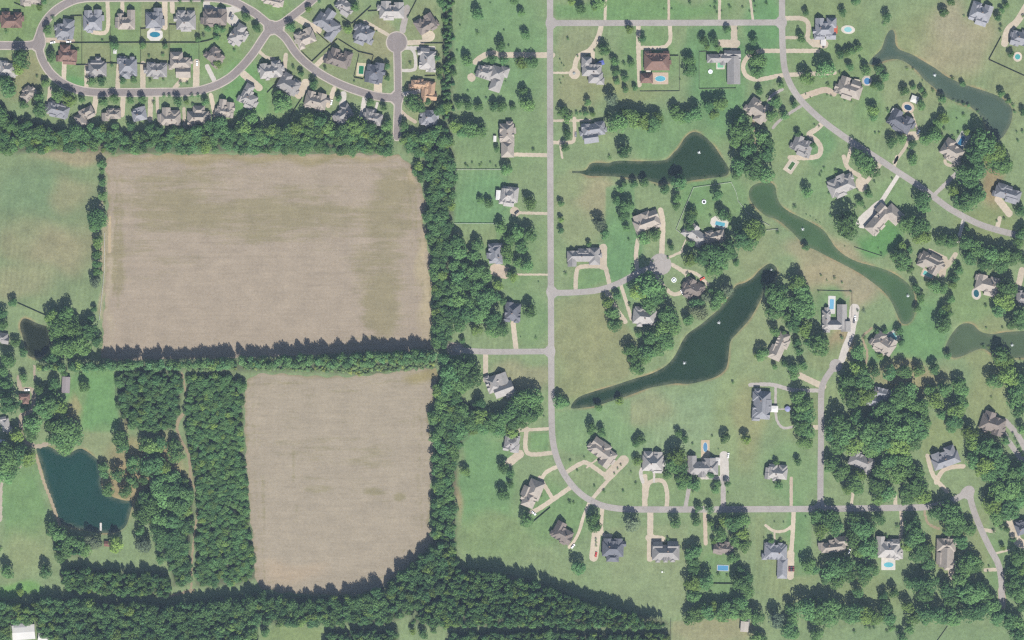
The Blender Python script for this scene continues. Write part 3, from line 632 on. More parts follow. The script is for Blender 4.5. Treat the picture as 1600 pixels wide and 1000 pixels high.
ROAD_ALL = None
for n, (name, t, c, spec, lab) in enumerate(DRIVES):
    segs = []
    for part in spec.split(';'):
        q = part.split(); w = float(q[0]) / 8.0 * 1.12
        pts = [tp(t, *map(float, s.split(','))) for s in q[1:]]
        if len(pts) > 1:
            for a_, b_ in ((0, 1), (-1, -2)):
                p, q2 = np.array(pts[a_]), np.array(pts[b_]); L_ = np.hypot(*(p - q2)) + 1e-6
                if L_ > 8: pts[a_] = tuple(p + (p - q2) / L_ * 3.0)
        segs.append((w, smooth(pts, 5) if len(pts) > 2 else np.array(pts)))
    allp = np.vstack([s[1] for s in segs]); mw = max(s[0] for s in segs)
    def sdf(X, Y):
        d = np.full(X.shape, 1e9)
        for w, p in segs: d = np.minimum(d, line_dist(X, Y, p) - w)
        wob = .35 * np.sin(X * .9 + Y * .5) + .25 * np.sin(Y * 1.3 - X * .4)
        return d + wob * (1.6 if 'track' in name or name == 'path' else .6)
    random.seed(n); k = random.uniform(.93, 1.07)
    o = sheet(name, sdf, bbox(allp, mw + 3), 1.5, 0.02 + (n % 6) * .004, M['drive'], tuple(v * k for v in alb(*c)))
    if o: tag(o, lab, None, None, 'structure')
# ================================================================== HOUSES
RC = dict(bg=(164,167,175), lg=(190,188,187), tan=(186,179,172), red=(146,124,119), br=(154,147,144), dg=(130,135,146), gr=(174,173,174), wh=(232,232,230), pe=(206,176,152))
WALLC = [(170,120,100), (190,170,150), (200,190,178), (160,128,112), (185,150,130)]
HOUSES = []
def H(t, cx, cy, ang, col, short, rects, **kw): HOUSES.append((t, cx, cy, ang, col, short, rects, kw))
# dense street, upper row inside the oval and round it
H('A',200,4,0,'tan','tan house cut by the top edge beside the west bend',[(0,0,110,44),(-25,14,40,40)])
H('A',75,135,0,'red','red-brown house west of the oval street',[(0,0,125,76),(-35,-30,46,56),(38,-28,44,52)])
H('A',410,190,8,'bg','first blue-grey house of the oval upper row',[(0,10,108,80),(15,-35,66,70),(-30,-8,44,52)])
H('A',582,135,0,'bg','second house of the oval upper row',[(0,8,112,92),(-28,-38,44,56),(32,-42,46,56),(-20,50,40,24)])
H('A',792,130,0,'tan','tan-roofed third house of the oval upper row',[(0,18,104,70),(30,-32,44,62),(-38,-20,34,42)])
H('A',965,122,0,'bg','fourth house of the oval upper row',[(0,8,100,92),(24,-38,48,60),(-28,-22,40,44)])
H('A',1165,132,0,'gr','fifth grey house of the oval upper row',[(0,8,116,88),(-28,-38,44,52),(30,-36,46,52),(0,46,60,36)])
H('A',1345,112,2,'br','brown-grey house at the oval top beside a court',[(0,4,144,78),(-38,-28,48,48),(44,-24,50,56)])
H('A',1488,222,32,'lg','light grey house at the oval north-east bend',[(0,10,84,88),(-6,-42,52,60),(34,-14,40,56)])
# lower row
H('A',425,350,3,'red','red-brown house of the oval lower row',[(0,0,112,70),(-18,-36,58,60),(14,36,76,30)])
H('A',612,430,0,'gr','second house of the oval lower row',[(0,6,108,82),(-8,-34,64,36),(4,-60,28,22)])
H('A',802,420,0,'bg','blue-grey third house of the oval lower row',[(0,-4,106,88),(-16,44,58,56),(34,20,42,70),(-28,-34,44,44)])
H('A',982,437,2,'gr','fourth house of the oval lower row',[(0,4,124,76),(-38,-14,46,60),(40,-10,44,66)])
H('A',1130,400,0,'tan','fifth long-winged house of the oval lower row',[(0,-4,124,62),(-24,-46,72,52),(18,52,86,66)])
H('A',1345,358,38,'br','angled brown-grey house in the oval east bend',[(0,0,100,74),(-20,-24,46,56),(30,20,50,56)])
# south of the oval
H('A',50,432,6,'lg','light grey house under trees west of the oval',[(0,4,98,76),(-28,-22,46,50),(26,18,52,60)])
H('A',178,592,-45,'tan','small tan house at a slant by the west wood',[(0,0,84,58),(20,-12,40,56)])
H('A',365,690,14,'bg','blue-grey house half under the wood edge',[(0,0,134,66),(-30,-22,50,50),(28,18,60,50)])
H('A',525,718,-28,'tan','tan L-shaped house at the wood edge',[(24,-4,84,52),(-30,26,60,84)])
H('A',702,716,0,'tan','small tan-brown house shaded by the wood',[(10,0,86,50),(-42,16,40,46)])
H('A',872,718,-12,'bg','grey house beside two concrete drives',[(0,4,84,62),(20,-14,46,60)])
H('A',1065,738,0,'tan','tan hipped house south of the oval street',[(0,8,126,72),(-24,-36,48,52),(30,-20,52,52)])
H('A',1240,728,0,'tan','large grey-tan house near the wood walk',[(0,8,132,76),(4,-38,70,52),(-40,40,50,40)])
H('A',1410,688,8,'tan','gabled tan house at the oval south-east',[(0,12,102,60),(-22,-30,40,62),(26,-22,42,54)])
H('A',1560,612,28,'lg','angled light grey house south-west of the crossing',[(0,10,96,70),(-28,-40,50,70),(20,44,50,40)])
H('B',112,12,12,'tan','tan house cut by the top edge at the crossing',[(0,0,120,40),(20,10,40,36)])
H('B',445,150,35,'bg','large blue-grey house north-east of the crossing',[(0,0,150,80),(-20,-50,60,70),(60,34,54,90),(-58,10,40,70)])
H('B',550,38,35,'gr','grey house near the top edge by hedges',[(0,0,96,66),(30,24,50,50)])
H('B',310,240,-22,'tan','tan-grey house in the angle of the crossing',[(0,6,116,66),(-34,-24,44,54),(30,-26,48,52)])
H('B',675,215,22,'bg','blue-grey hipped house west of the turning circle',[(0,0,112,84),(-24,-26,50,60),(-10,50,60,36)])
H('B',850,68,0,'lg','pale house with broken roof north of the turning circle',[(0,8,150,76),(-36,-26,56,60),(44,-16,56,64),(-20,40,60,36)])
H('B',1065,158,-32,'br','brown-grey winged house east of the turning circle',[(0,6,120,62),(-36,-24,50,62),(38,-20,48,66)])
H('B',522,372,18,'br','dark brown-grey house inside the curving street',[(-6,8,136,70),(-40,-20,50,72),(44,-28,50,66)])
H('B',742,455,8,'dg','dark many-gabled house with the green pool',[(0,4,96,96),(-28,30,50,66),(26,-30,52,62),(30,30,46,56)])
H('B',95,442,-6,'lg','long light grey house below the crossing',[(0,6,138,76),(34,-28,52,56),(-40,-20,46,50)])
H('B',205,532,30,'gr','grey house on the outer side of the curving street',[(0,4,130,82),(-30,-32,50,60),(36,-26,48,56)])
H('B',375,632,14,'tan','tan house beside the slanting fence',[(0,6,132,74),(-38,-24,46,54),(30,-26,52,54),(30,40,44,30)])
H('B',545,716,-32,'gr','grey house partly under the wood belt',[(0,4,108,66),(-30,22,54,62),(36,-20,46,56)])
H('B',735,736,10,'gr','grey gabled house at the foot of the cul-de-sac street',[(0,6,108,66),(-28,-20,46,56),(32,14,46,56)])
H('B',1072,378,5,'lg','pale house inside the looped drive',[(0,0,92,116),(-20,-50,50,44),(26,44,46,50)])
H('B',1062,562,5,'pe','peach-coloured courtyard house east of the cul-de-sac street',[(-42,-28,100,46),(34,-6,40,90),(-4,34,40,80),(30,40,80,40)])
H('B',1085,734,4,'bg','blue-grey and white house beside the wood belt',[(0,0,96,84),(-26,22,48,52),(30,-18,52,46)])
# lots between the evergreen screen and the main road
H('B',1478,468,18,'lg','winged light grey house on the wide green lot',[(-50,4,96,70),(30,-16,86,84),(40,50,66,88),(66,-40,50,60)])
H('B',1568,872,0,'tan','long grey-tan house west of the main road',[(0,-40,84,112),(4,62,74,96),(16,10,56,60)])
H('F',1575,224,6,'lg','light grey house with the white annex',[(4,0,90,80),(36,-10,50,90),(10,44,60,40)])
H('F',1495,590,-3,'bg','blue-grey house at the western grove',[(0,0,74,106),(-14,-40,46,50),(22,30,40,60)])
H('F',1605,948,4,'dg','dark blue-grey house beside the grove',[(0,0,92,100),(-24,-28,46,54),(22,34,50,46)])
H('J',1520,408,-20,'lg','light grey cross-winged house on the dead-end street',[(-34,-20,80,96),(18,34,120,76),(30,-30,66,70),(50,70,60,44)])
H('J',1598,770,10,'gr','small grey house west of the main road',[(0,0,84,74),(-22,-26,42,46),(26,24,46,54)])
# north lots east of the main road
H('C',498,442,2,'gr','grey house with the blue awning',[(0,0,116,68),(-34,-52,58,60),(26,44,84,66),(56,64,44,40)])
H('C',905,388,0,'red','red-roofed house with the walled pool terrace',[(0,0,154,100),(-40,-26,60,54),(44,-28,60,54),(-64,102,72,56)])
H('C',1335,400,0,'gr','angled grey house enclosing a pale green pool',[(-20,-34,190,48),(50,40,76,170),(50,-60,84,40),(14,-64,44,36)])
H('C',508,822,-8,'bg','blue-grey house north of the pointed pond',[(0,-10,140,72),(-20,38,86,62),(46,-28,56,50),(-46,-34,44,40)])
H('C',1540,692,34,'tan','tan house among the big trees near the pond',[(0,0,146,76),(-44,-22,56,66),(30,30,60,70),(44,-32,48,46)])
# north-east lots
H('D',352,190,0,'bg','grey house with the orange patio canopy',[(0,0,112,80),(-30,-44,50,56),(44,-46,56,60),(-34,40,60,34),(40,34,56,44)])
H('D',508,556,18,'tan','grey-tan house beside the round blue pool',[(0,6,150,82),(-40,-30,56,64),(30,-32,56,56),(-4,46,60,40)])
H('D',825,765,32,'dg','dark grey house beside the tan-decked pool',[(0,4,150,80),(-44,-26,56,66),(40,-26,56,60),(10,42,70,34)])
H('D',1148,945,32,'tan','pale tan house with the slanting pool',[(0,4,132,84),(-36,-28,56,62),(30,30,60,60)])
H('D',1325,84,18,'bg','blue-grey many-gabled house on the dry lot',[(0,0,124,84),(-36,-28,52,64),(40,-30,52,60),(20,48,66,46)])
H('D',1575,242,14,'bg','blue-grey house at the north-east edge',[(0,0,110,76),(-30,24,52,50),(30,-30,56,50)])
H('D',212,915,22,'gr','grey house inside the curving tan drive',[(0,0,120,76),(-34,-26,50,56),(34,-20,48,52),(14,36,60,44)])
H('H',455,162,-24,'lg','large light grey house above the long pond',[(0,4,158,84),(-40,-28,56,60),(20,-34,50,60),(54,-10,56,80),(-20,44,66,36)])
H('H',720,360,-48,'tan','L-shaped grey-tan house with the white terrace',[(-36,-8,180,74),(56,34,84,110),(30,-44,56,56)])
H('H',1015,640,28,'tan','tan-grey house with the turquoise pool',[(0,0,146,72),(-46,4,52,96),(40,30,56,60),(10,-32,56,46)])
H('H',1372,782,14,'tan','grey-tan gabled house with the dark oval pool',[(0,0,150,82),(-44,-24,56,60),(36,-24,54,60),(20,42,60,40)])
H('H',1495,212,16,'bg','blue-grey house by the dirt strip near the east edge',[(0,0,160,66),(-44,-22,56,56),(30,20,70,56)])
H('H',1592,862,0,'gr','grey house cut by the east edge',[(0,0,80,60),(14,20,50,60)])
H('H',415,990,0,'lg','U-shaped light grey house round its pool',[(-52,10,46,120),(46,-10,56,150),(0,40,130,56),(70,50,56,60)])
# south-east lots
H('K',72,165,-66,'tan','long tan house among trees below the U-shaped house',[(0,0,176,64),(-60,-10,56,80),(30,14,60,64)])
H('K',722,150,34,'tan','tan-grey house with the square light-blue pool',[(0,6,138,80),(-44,-20,56,66),(36,-24,54,64),(6,44,64,40)])
H('K',694,492,14,'bg','blue-grey twin-gabled house inside the wood',[(6,-36,100,60),(-20,22,104,60),(42,0,40,80)])
H('K',1402,645,18,'br','brown-grey house with the double drive',[(0,4,146,92),(-30,-30,64,66),(46,26,66,76)])
H('K',1106,868,-20,'bg','blue-grey house with two dark gables by the lane',[(0,10,170,72),(-50,-24,50,60),(44,-28,60,80),(0,-20,40,50)])
H('K',582,885,22,'gr','grey house deep in the dark wood',[(0,0,150,80),(-46,-20,56,62),(40,20,56,80)])
H('K',58,952,6,'lg','light grey house north of the long street',[(0,4,118,66),(-30,-22,46,50),(30,-22,48,50)])
H('L',1560,532,3,'bg','blue-grey house with the white canopy walk',[(0,0,100,170),(-30,-54,56,56),(-26,44,60,56),(26,0,64,70)])
H('P',46,450,2,'bg','blue-grey house with the south garage wing',[(0,0,136,86),(-34,-30,50,56),(34,-28,46,46),(46,100,58,122)])
H('P',752,428,2,'lg','grey hipped house with the light-blue pool',[(0,6,136,96),(-52,-30,48,86),(36,-34,52,50),(56,24,66,70)])
H('P',1110,450,2,'tan','brown-tan house with a stepped west side',[(0,-44,114,76),(4,32,88,120),(-36,40,40,70),(30,80,70,60)])
H('P',425,405,-6,'tan','tan-roofed house hidden under tall trees',[(-20,10,150,56),(40,-20,90,56)])
H('P',1586,300,-20,'dg','dark house cut by the east edge on the lane',[(0,0,80,70),(16,-20,50,50)])
# lots on the bend
H('L',565,825,36,'tan','large tan-grey angled house on the bend',[(0,0,170,80),(-56,-26,60,60),(0,-30,56,56),(50,24,66,90)])
H('L',880,885,2,'lg','light grey house north of the bend',[(0,8,126,96),(-30,-36,52,52),(30,-30,50,60)])
H('L',1195,915,0,'gr','grey house with the long narrow pool',[(0,10,180,76),(-70,-30,50,70),(40,-10,70,80),(-10,30,50,70)])
H('O',120,92,-68,'tan','light tan house west of the bend',[(-30,0,94,76),(40,8,110,90),(10,-34,60,56)])
H('O',318,332,28,'br','tan-brown angled house below the bend',[(0,8,116,80),(-34,-26,56,66),(34,20,60,60)])
H('O',630,432,2,'dg','dark grey house with a red car outside',[(0,-4,128,92),(-34,-40,48,50),(32,-42,48,50),(0,50,72,50)])
H('O',960,446,0,'gr','wide grey house south of the long street',[(0,6,166,90),(-50,-34,54,50),(44,-34,60,56)])
H('O',1325,428,6,'br','brown-roofed house in the tree-ringed lot',[(0,0,106,54),(-40,8,50,50),(36,14,44,40)])
# cul-de-sac
H('G',838,385,-20,'tan','tan-grey house beside the long concrete drive',[(0,10,160,72),(-40,-26,54,56),(10,-30,50,56),(54,-22,56,56)])
H('G',445,602,0,'gr','long grey house beside the main road',[(0,0,196,62),(-70,34,50,56),(70,0,64,104),(0,-20,60,52)])
H('G',1148,472,38,'lg','light grey slanted house near the white pool terrace',[(0,0,130,70),(-34,-20,52,60),(40,20,50,60)])
H('G',1268,478,-14,'tan','tan house under trees south of the white pool terrace',[(0,0,120,56),(-30,-16,46,50)])
H('G',1132,812,30,'br','brownish house at the teardrop drive',[(0,0,120,84),(-34,-28,50,56),(30,-28,50,60),(-10,40,56,44)])
H('G',828,980,6,'lg','light grey house below the cul-de-sac street',[(0,0,140,90),(-36,-36,54,44),(36,-20,56,70)])
# west farmsteads and outbuildings
H('I',155,482,0,'red','small red-brown farmhouse on the west track',[(0,-2,64,34),(8,20,34,40)])
H('I',18,110,10,'gr','grey farmhouse by the small west pond',[(0,0,60,56),(20,14,40,40)])
H('I',38,655,-12,'lg','pale farm dwelling on the west edge',[(0,0,46,74),(-14,-22,30,36)])

houses = []          # (plan x, plan y, radius, short)
def hip(mb, x, y, w, h, z, pitch, gable=False, over=.45):
    w += 2 * over; h += 2 * over
    long_x = w >= h; hl, hw = (w / 2, h / 2) if long_x else (h / 2, w / 2)
    rise = hw * pitch; ins = .12 if gable else min(hw * .92, hl - .05)
    def P(a, b, c): return (x + a, y + b, c) if long_x else (x - b, y + a, c)
    e = z - .18
    v = [P(-hl, -hw, e), P(hl, -hw, e), P(hl, hw, e), P(-hl, hw, e), P(-hl, -hw, z), P(hl, -hw, z), P(hl, hw, z), P(-hl, hw, z), P(-hl + ins, 0, z + rise), P(hl - ins, 0, z + rise)]
    mb.add(v, [(3, 2, 1, 0), (0, 1, 5, 4), (1, 2, 6, 5), (2, 3, 7, 6), (3, 0, 4, 7), (4, 5, 9, 8), (6, 7, 8, 9), (5, 6, 9), (7, 4, 8)])
    return z + rise
WIN = MB().box(0, 0, 0, 1.5, 1.1, .06); winme = mesh('window', WIN.v, WIN.f); winme.materials.append(M['glass'])
frm = MB()
for dx in (-.6, .6): frm.box(dx, 0, -.08, 1.58, .1, .1)
for dz in (-.08, 1.5): frm.box(0, 0, dz, dz + .1, 1.3, .1)
frmme = mesh('window_frame', frm.v, frm.f); frmme.materials.append(M['trim'])
DOOR = MB().box(0, 0, 0, 2.1, 1.1, .08); doorme = mesh('door', DOOR.v, DOOR.f); doorme.materials.append(M['trim'])
GAR = MB()
for k in range(4): GAR.box(0, 0, k * .55, k * .55 + .52, 4.8, .08)
garme = mesh('garage_door', GAR.v, GAR.f); garme.materials.append(M['trim'])
VENT = MB().frustum(0, 0, 0, .5, .12, .12, 8).frustum(0, 0, .5, .62, .22, .1, 8); ventme = mesh('roof_vent', VENT.v, VENT.f); ventme.materials.append(M['trim'])
TU = 0.15                                                    # metres per tile unit
for n, (t, cx, cy, ang, col, short, rects, kw) in enumerate(HOUSES):
    R = random.Random(1000 + n)
    px, py = tp(t, cx, cy)
    root = empty('house', (WX(px), WY(py), 0), -math.radians(ang))
    tag(root, short, 'house', 'houses among the lawns and streets')
    ext = max(math.hypot(r[0], r[1]) + max(r[2], r[3]) / 2 for r in rects) / 4
    houses.append((px, py, ext, 'the ' + short))
    small = max(rects[0][2:4]) < 75
    eave = R.uniform(2.7, 3.1) if small else R.uniform(3.2, 4.6)
    pitch = R.uniform(.80, 1.0)
    wb, rb = MB(), MB()
    rr = [(r[0] * TU, -r[1] * TU, r[2] * TU, r[3] * TU) for r in rects]
    tops = []
    x, y, w, h = rr[0]
    if max(w, h) > 11:                                   # bays and porches stepping out of the main block
        for q in range(3):
            s_ = R.choice((-1, 1)); bw, bd = R.uniform(3.2, 5.5), R.uniform(3.0, 5.0)
            if R.random() < .6: rr.append((x + R.uniform(-.42, .42) * w, y + s_ * h / 2, bw, bd))
            else: rr.append((x + s_ * w / 2, y + R.uniform(-.42, .42) * h, bd, bw))
        rr.append(rr.pop(len(rects) - 1))                # the garage wing stays last
    for k, (x, y, w, h) in enumerate(rr):
        e = eave + (0 if k == 0 else -.04 - .11 * k)
        wb.box(x, y, 0, e - .1 - .02 * k, w - .02 * k, h - .02 * k)
        tops.append(hip(rb, x, y, w, h, e, pitch + R.uniform(-.05, .08), gable=(k > 0 and R.random() < .55)))
    # small cross gables breaking the eaves of the main block
    x, y, w, h = rr[0]
    if not small:
        for q in range(R.choice((3, 4, 5, 6))):
            side = R.choice((-1, 1)); gw = R.uniform(3.2, 6.0)
            if w >= h: gx_, gy_, a, b = x + R.uniform(-.38, .38) * w, y + side * h * .30, gw, h * R.uniform(.44, .56)
            else: gx_, gy_, a, b = x + side * w * .30, y + R.uniform(-.38, .38) * h, w * R.uniform(.44, .56), gw
            if w >= h: gy_ = y + side * (h / 2 + .35 - b / 2)
            else: gx_ = x + side * (w / 2 + .35 - a / 2)
            # force ridge across the main ridge
            a2, b2 = (min(a, b * .95), b) if w >= h else (a, min(b, a * .95))
            hip(rb, gx_, gy_, a2, b2, eave + .25 + .06 * q, pitch + .12, gable=True, over=.2)
    colr = alb(*RC[col]); k_ = R.uniform(.9, 1.1); colr = tuple(v * k_ for v in colr)
    wall = wb.build('wall', M['wall'], root, alb(*R.choice(WALLC)))
    roof = rb.build('roof', M['roof'], root, colr)
    # chimney on the roof, vents, openings
    cmx, cmy = x + R.uniform(-.3, .3) * w, y + R.uniform(-.2, .2) * h
    if not small:
        MB().box(cmx, cmy, eave, tops[0] + .5, 1.1, .7).box(cmx, cmy, tops[0] + .5, tops[0] + .62, 1.3, .9).build('chimney', M['wall'], roof, alb(160, 146, 138))
    for q in range(2):
        vx, vy = x + R.uniform(-.3, .3) * w, y + R.choice((-1, 1)) * R.uniform(.12, .22) * h
        hw = (h if w >= h else w) / 2 + .45; dist = abs(vy - y) if w >= h else abs(vx - x)
        link('roof_vent', ventme, None, roof, (.3, .3, .31), (vx, vy, eave + max(0, hw - dist) * pitch - .1))
    for (wx, wy, rz) in ((x - w * .28, y - h / 2 - .02, 0), (x + w * .28, y - h / 2 - .02, 0), (x - w * .3, y + h / 2 + .02, 0), (x + w / 2 + .02, y + h * .2, math.pi / 2)):
        f = link('window', winme, None, root, (.03, .04, .05), (wx, wy, .9), rz); link('window_frame', frmme, None, f, (.7, .7, .68))
    link('door', doorme, None, root, alb(*R.choice([(120,70,60), (90,100,110), (200,200,195)])), (x, y - h / 2 - .03, 0))
    if not small:
        gx0, gy0, gw0, gh0 = rr[-1]
        link('garage_door', garme, None, root, (.6, .58, .55), (gx0, gy0 + (gh0 / 2 + .03) * (1 if gy0 >= y else -1), 0))

# ------------------------------------------------------------------ outbuildings
OUT = [  # tile, x, y, w, h, ang, colour, name, category, label
 ('I',415,405,46,98,3,(158,152,156),'barn','barn','grey metal-roofed barn beside the small green meadow'),
 ('M',150,950,138,88,-4,(226,226,224),'warehouse','building','large white-roofed building at the south-west corner'),
 ('M',130,918,80,40,-4,(178,180,184),'annex_building','building','grey-roofed annex against the large white-roofed building'),
 ('M',280,985,74,60,8,(228,228,226),'storage_building','building','small white-roofed building at the bottom edge in the south-west'),
 ('M',672,398,36,30,4,(140,112,108),'cabin','cabin','tiny brown-roofed cabin beside the pond dock'),
 ('O',1452,915,46,62,4,(196,190,182),'shed','shed','pale shed on the tan paddock edge near trees'),
 ('O',1470,890,24,40,4,(140,142,150),'lean_to_shed','shed','narrow grey lean-to beside the pale paddock shed'),
 ('A',720,322,18,26,5,(224,224,222),'garden_shed','shed','little white garden shed in the oval middle yards'),
 ('B',1493,868,15,34,3,(235,235,232),'garden_shed','shed','slim white shed west of the long grey-tan house'),
 ('F',1514,220,24,58,4,(236,236,234),'garage_annex','garage','white flat annex against the light grey house'),
 ('L',1268,882,62,44,3,(226,224,220),'pool_pavilion','pavilion','white-roofed pavilion beside the long narrow pool'),
 ('K',37,556,46,36,2,(238,238,236),'shade_canopy','canopy','white square canopy beside the blue-grey house'),
 ('D',410,186,42,44,0,(206,112,92),'patio_canopy','canopy','orange-red patio canopy between house and oval pool'),
 ('D',790,700,36,30,30,(222,222,220),'pergola_roof','pergola','white pergola at the dark grey house north side'),
 ('D',345,265,30,40,0,(226,224,220),'garage_shed','shed','white shed south of the orange-canopied house'),
 ('D',915,622,44,40,20,(230,230,226),'gazebo','gazebo','white gazebo beyond the tan-decked pool'),
 ('C',555,396,38,24,-20,(112,128,200),'awning','awning','blue awning behind the grey house near the main road'),
 ('C',852,432,26,34,0,(214,208,196),'pergola_roof','pergola','pale courtyard pergola at the red-roofed house'),
 ('I',15,756,32,14,4,(236,236,236),'camper_trailer','trailer','white camper trailer parked among the western trees'),
 ('D',555,512,34,28,10,(222,214,196),'patio_awning','awning','cream patio awning of the house by the round blue pool'),
]
for n, (t, x, y, w, h, a, c, name, cat, lab) in enumerate(OUT):
    px, py = tp(t, x, y); W_, H_ = w * TU, h * TU
    root = empty(name, (WX(px), WY(py), 0), -math.radians(a)); tag(root, lab, cat)
    open_ = cat in ('canopy', 'pergola', 'awning', 'gazebo', 'pavilion')
    e = 2.6 if open_ else (2.4 if max(w, h) < 50 else 4.0)
    if open_:
        for sx in (-1, 1):
            for sy in (-1, 1): MB().box(sx * (W_ / 2 - .2), sy * (H_ / 2 - .2), 0, e, .16, .16).build('post', M['trim'], root, (.6, .58, .55))
    else:
        MB().box(0, 0, 0, e - .12, W_, H_).build('wall', M['wall'], root, alb(190, 182, 172))
        link('door', doorme, None, root, (.3, .28, .26), (0, -H_ / 2 - .03, 0))
    rb = MB(); hip(rb, 0, 0, W_, H_, e, .18 if not cat == 'cabin' else .5, gable=not open_, over=.3)
    rb.build('roof', M['trim'] if cat != 'cabin' else M['roof'], root, alb(*c))
    houses.append((px, py, max(w, h) / 8, 'the ' + lab.split(' beside ')[0].split(' at ')[0])) if cat in ('barn', 'building', 'cabin') else None
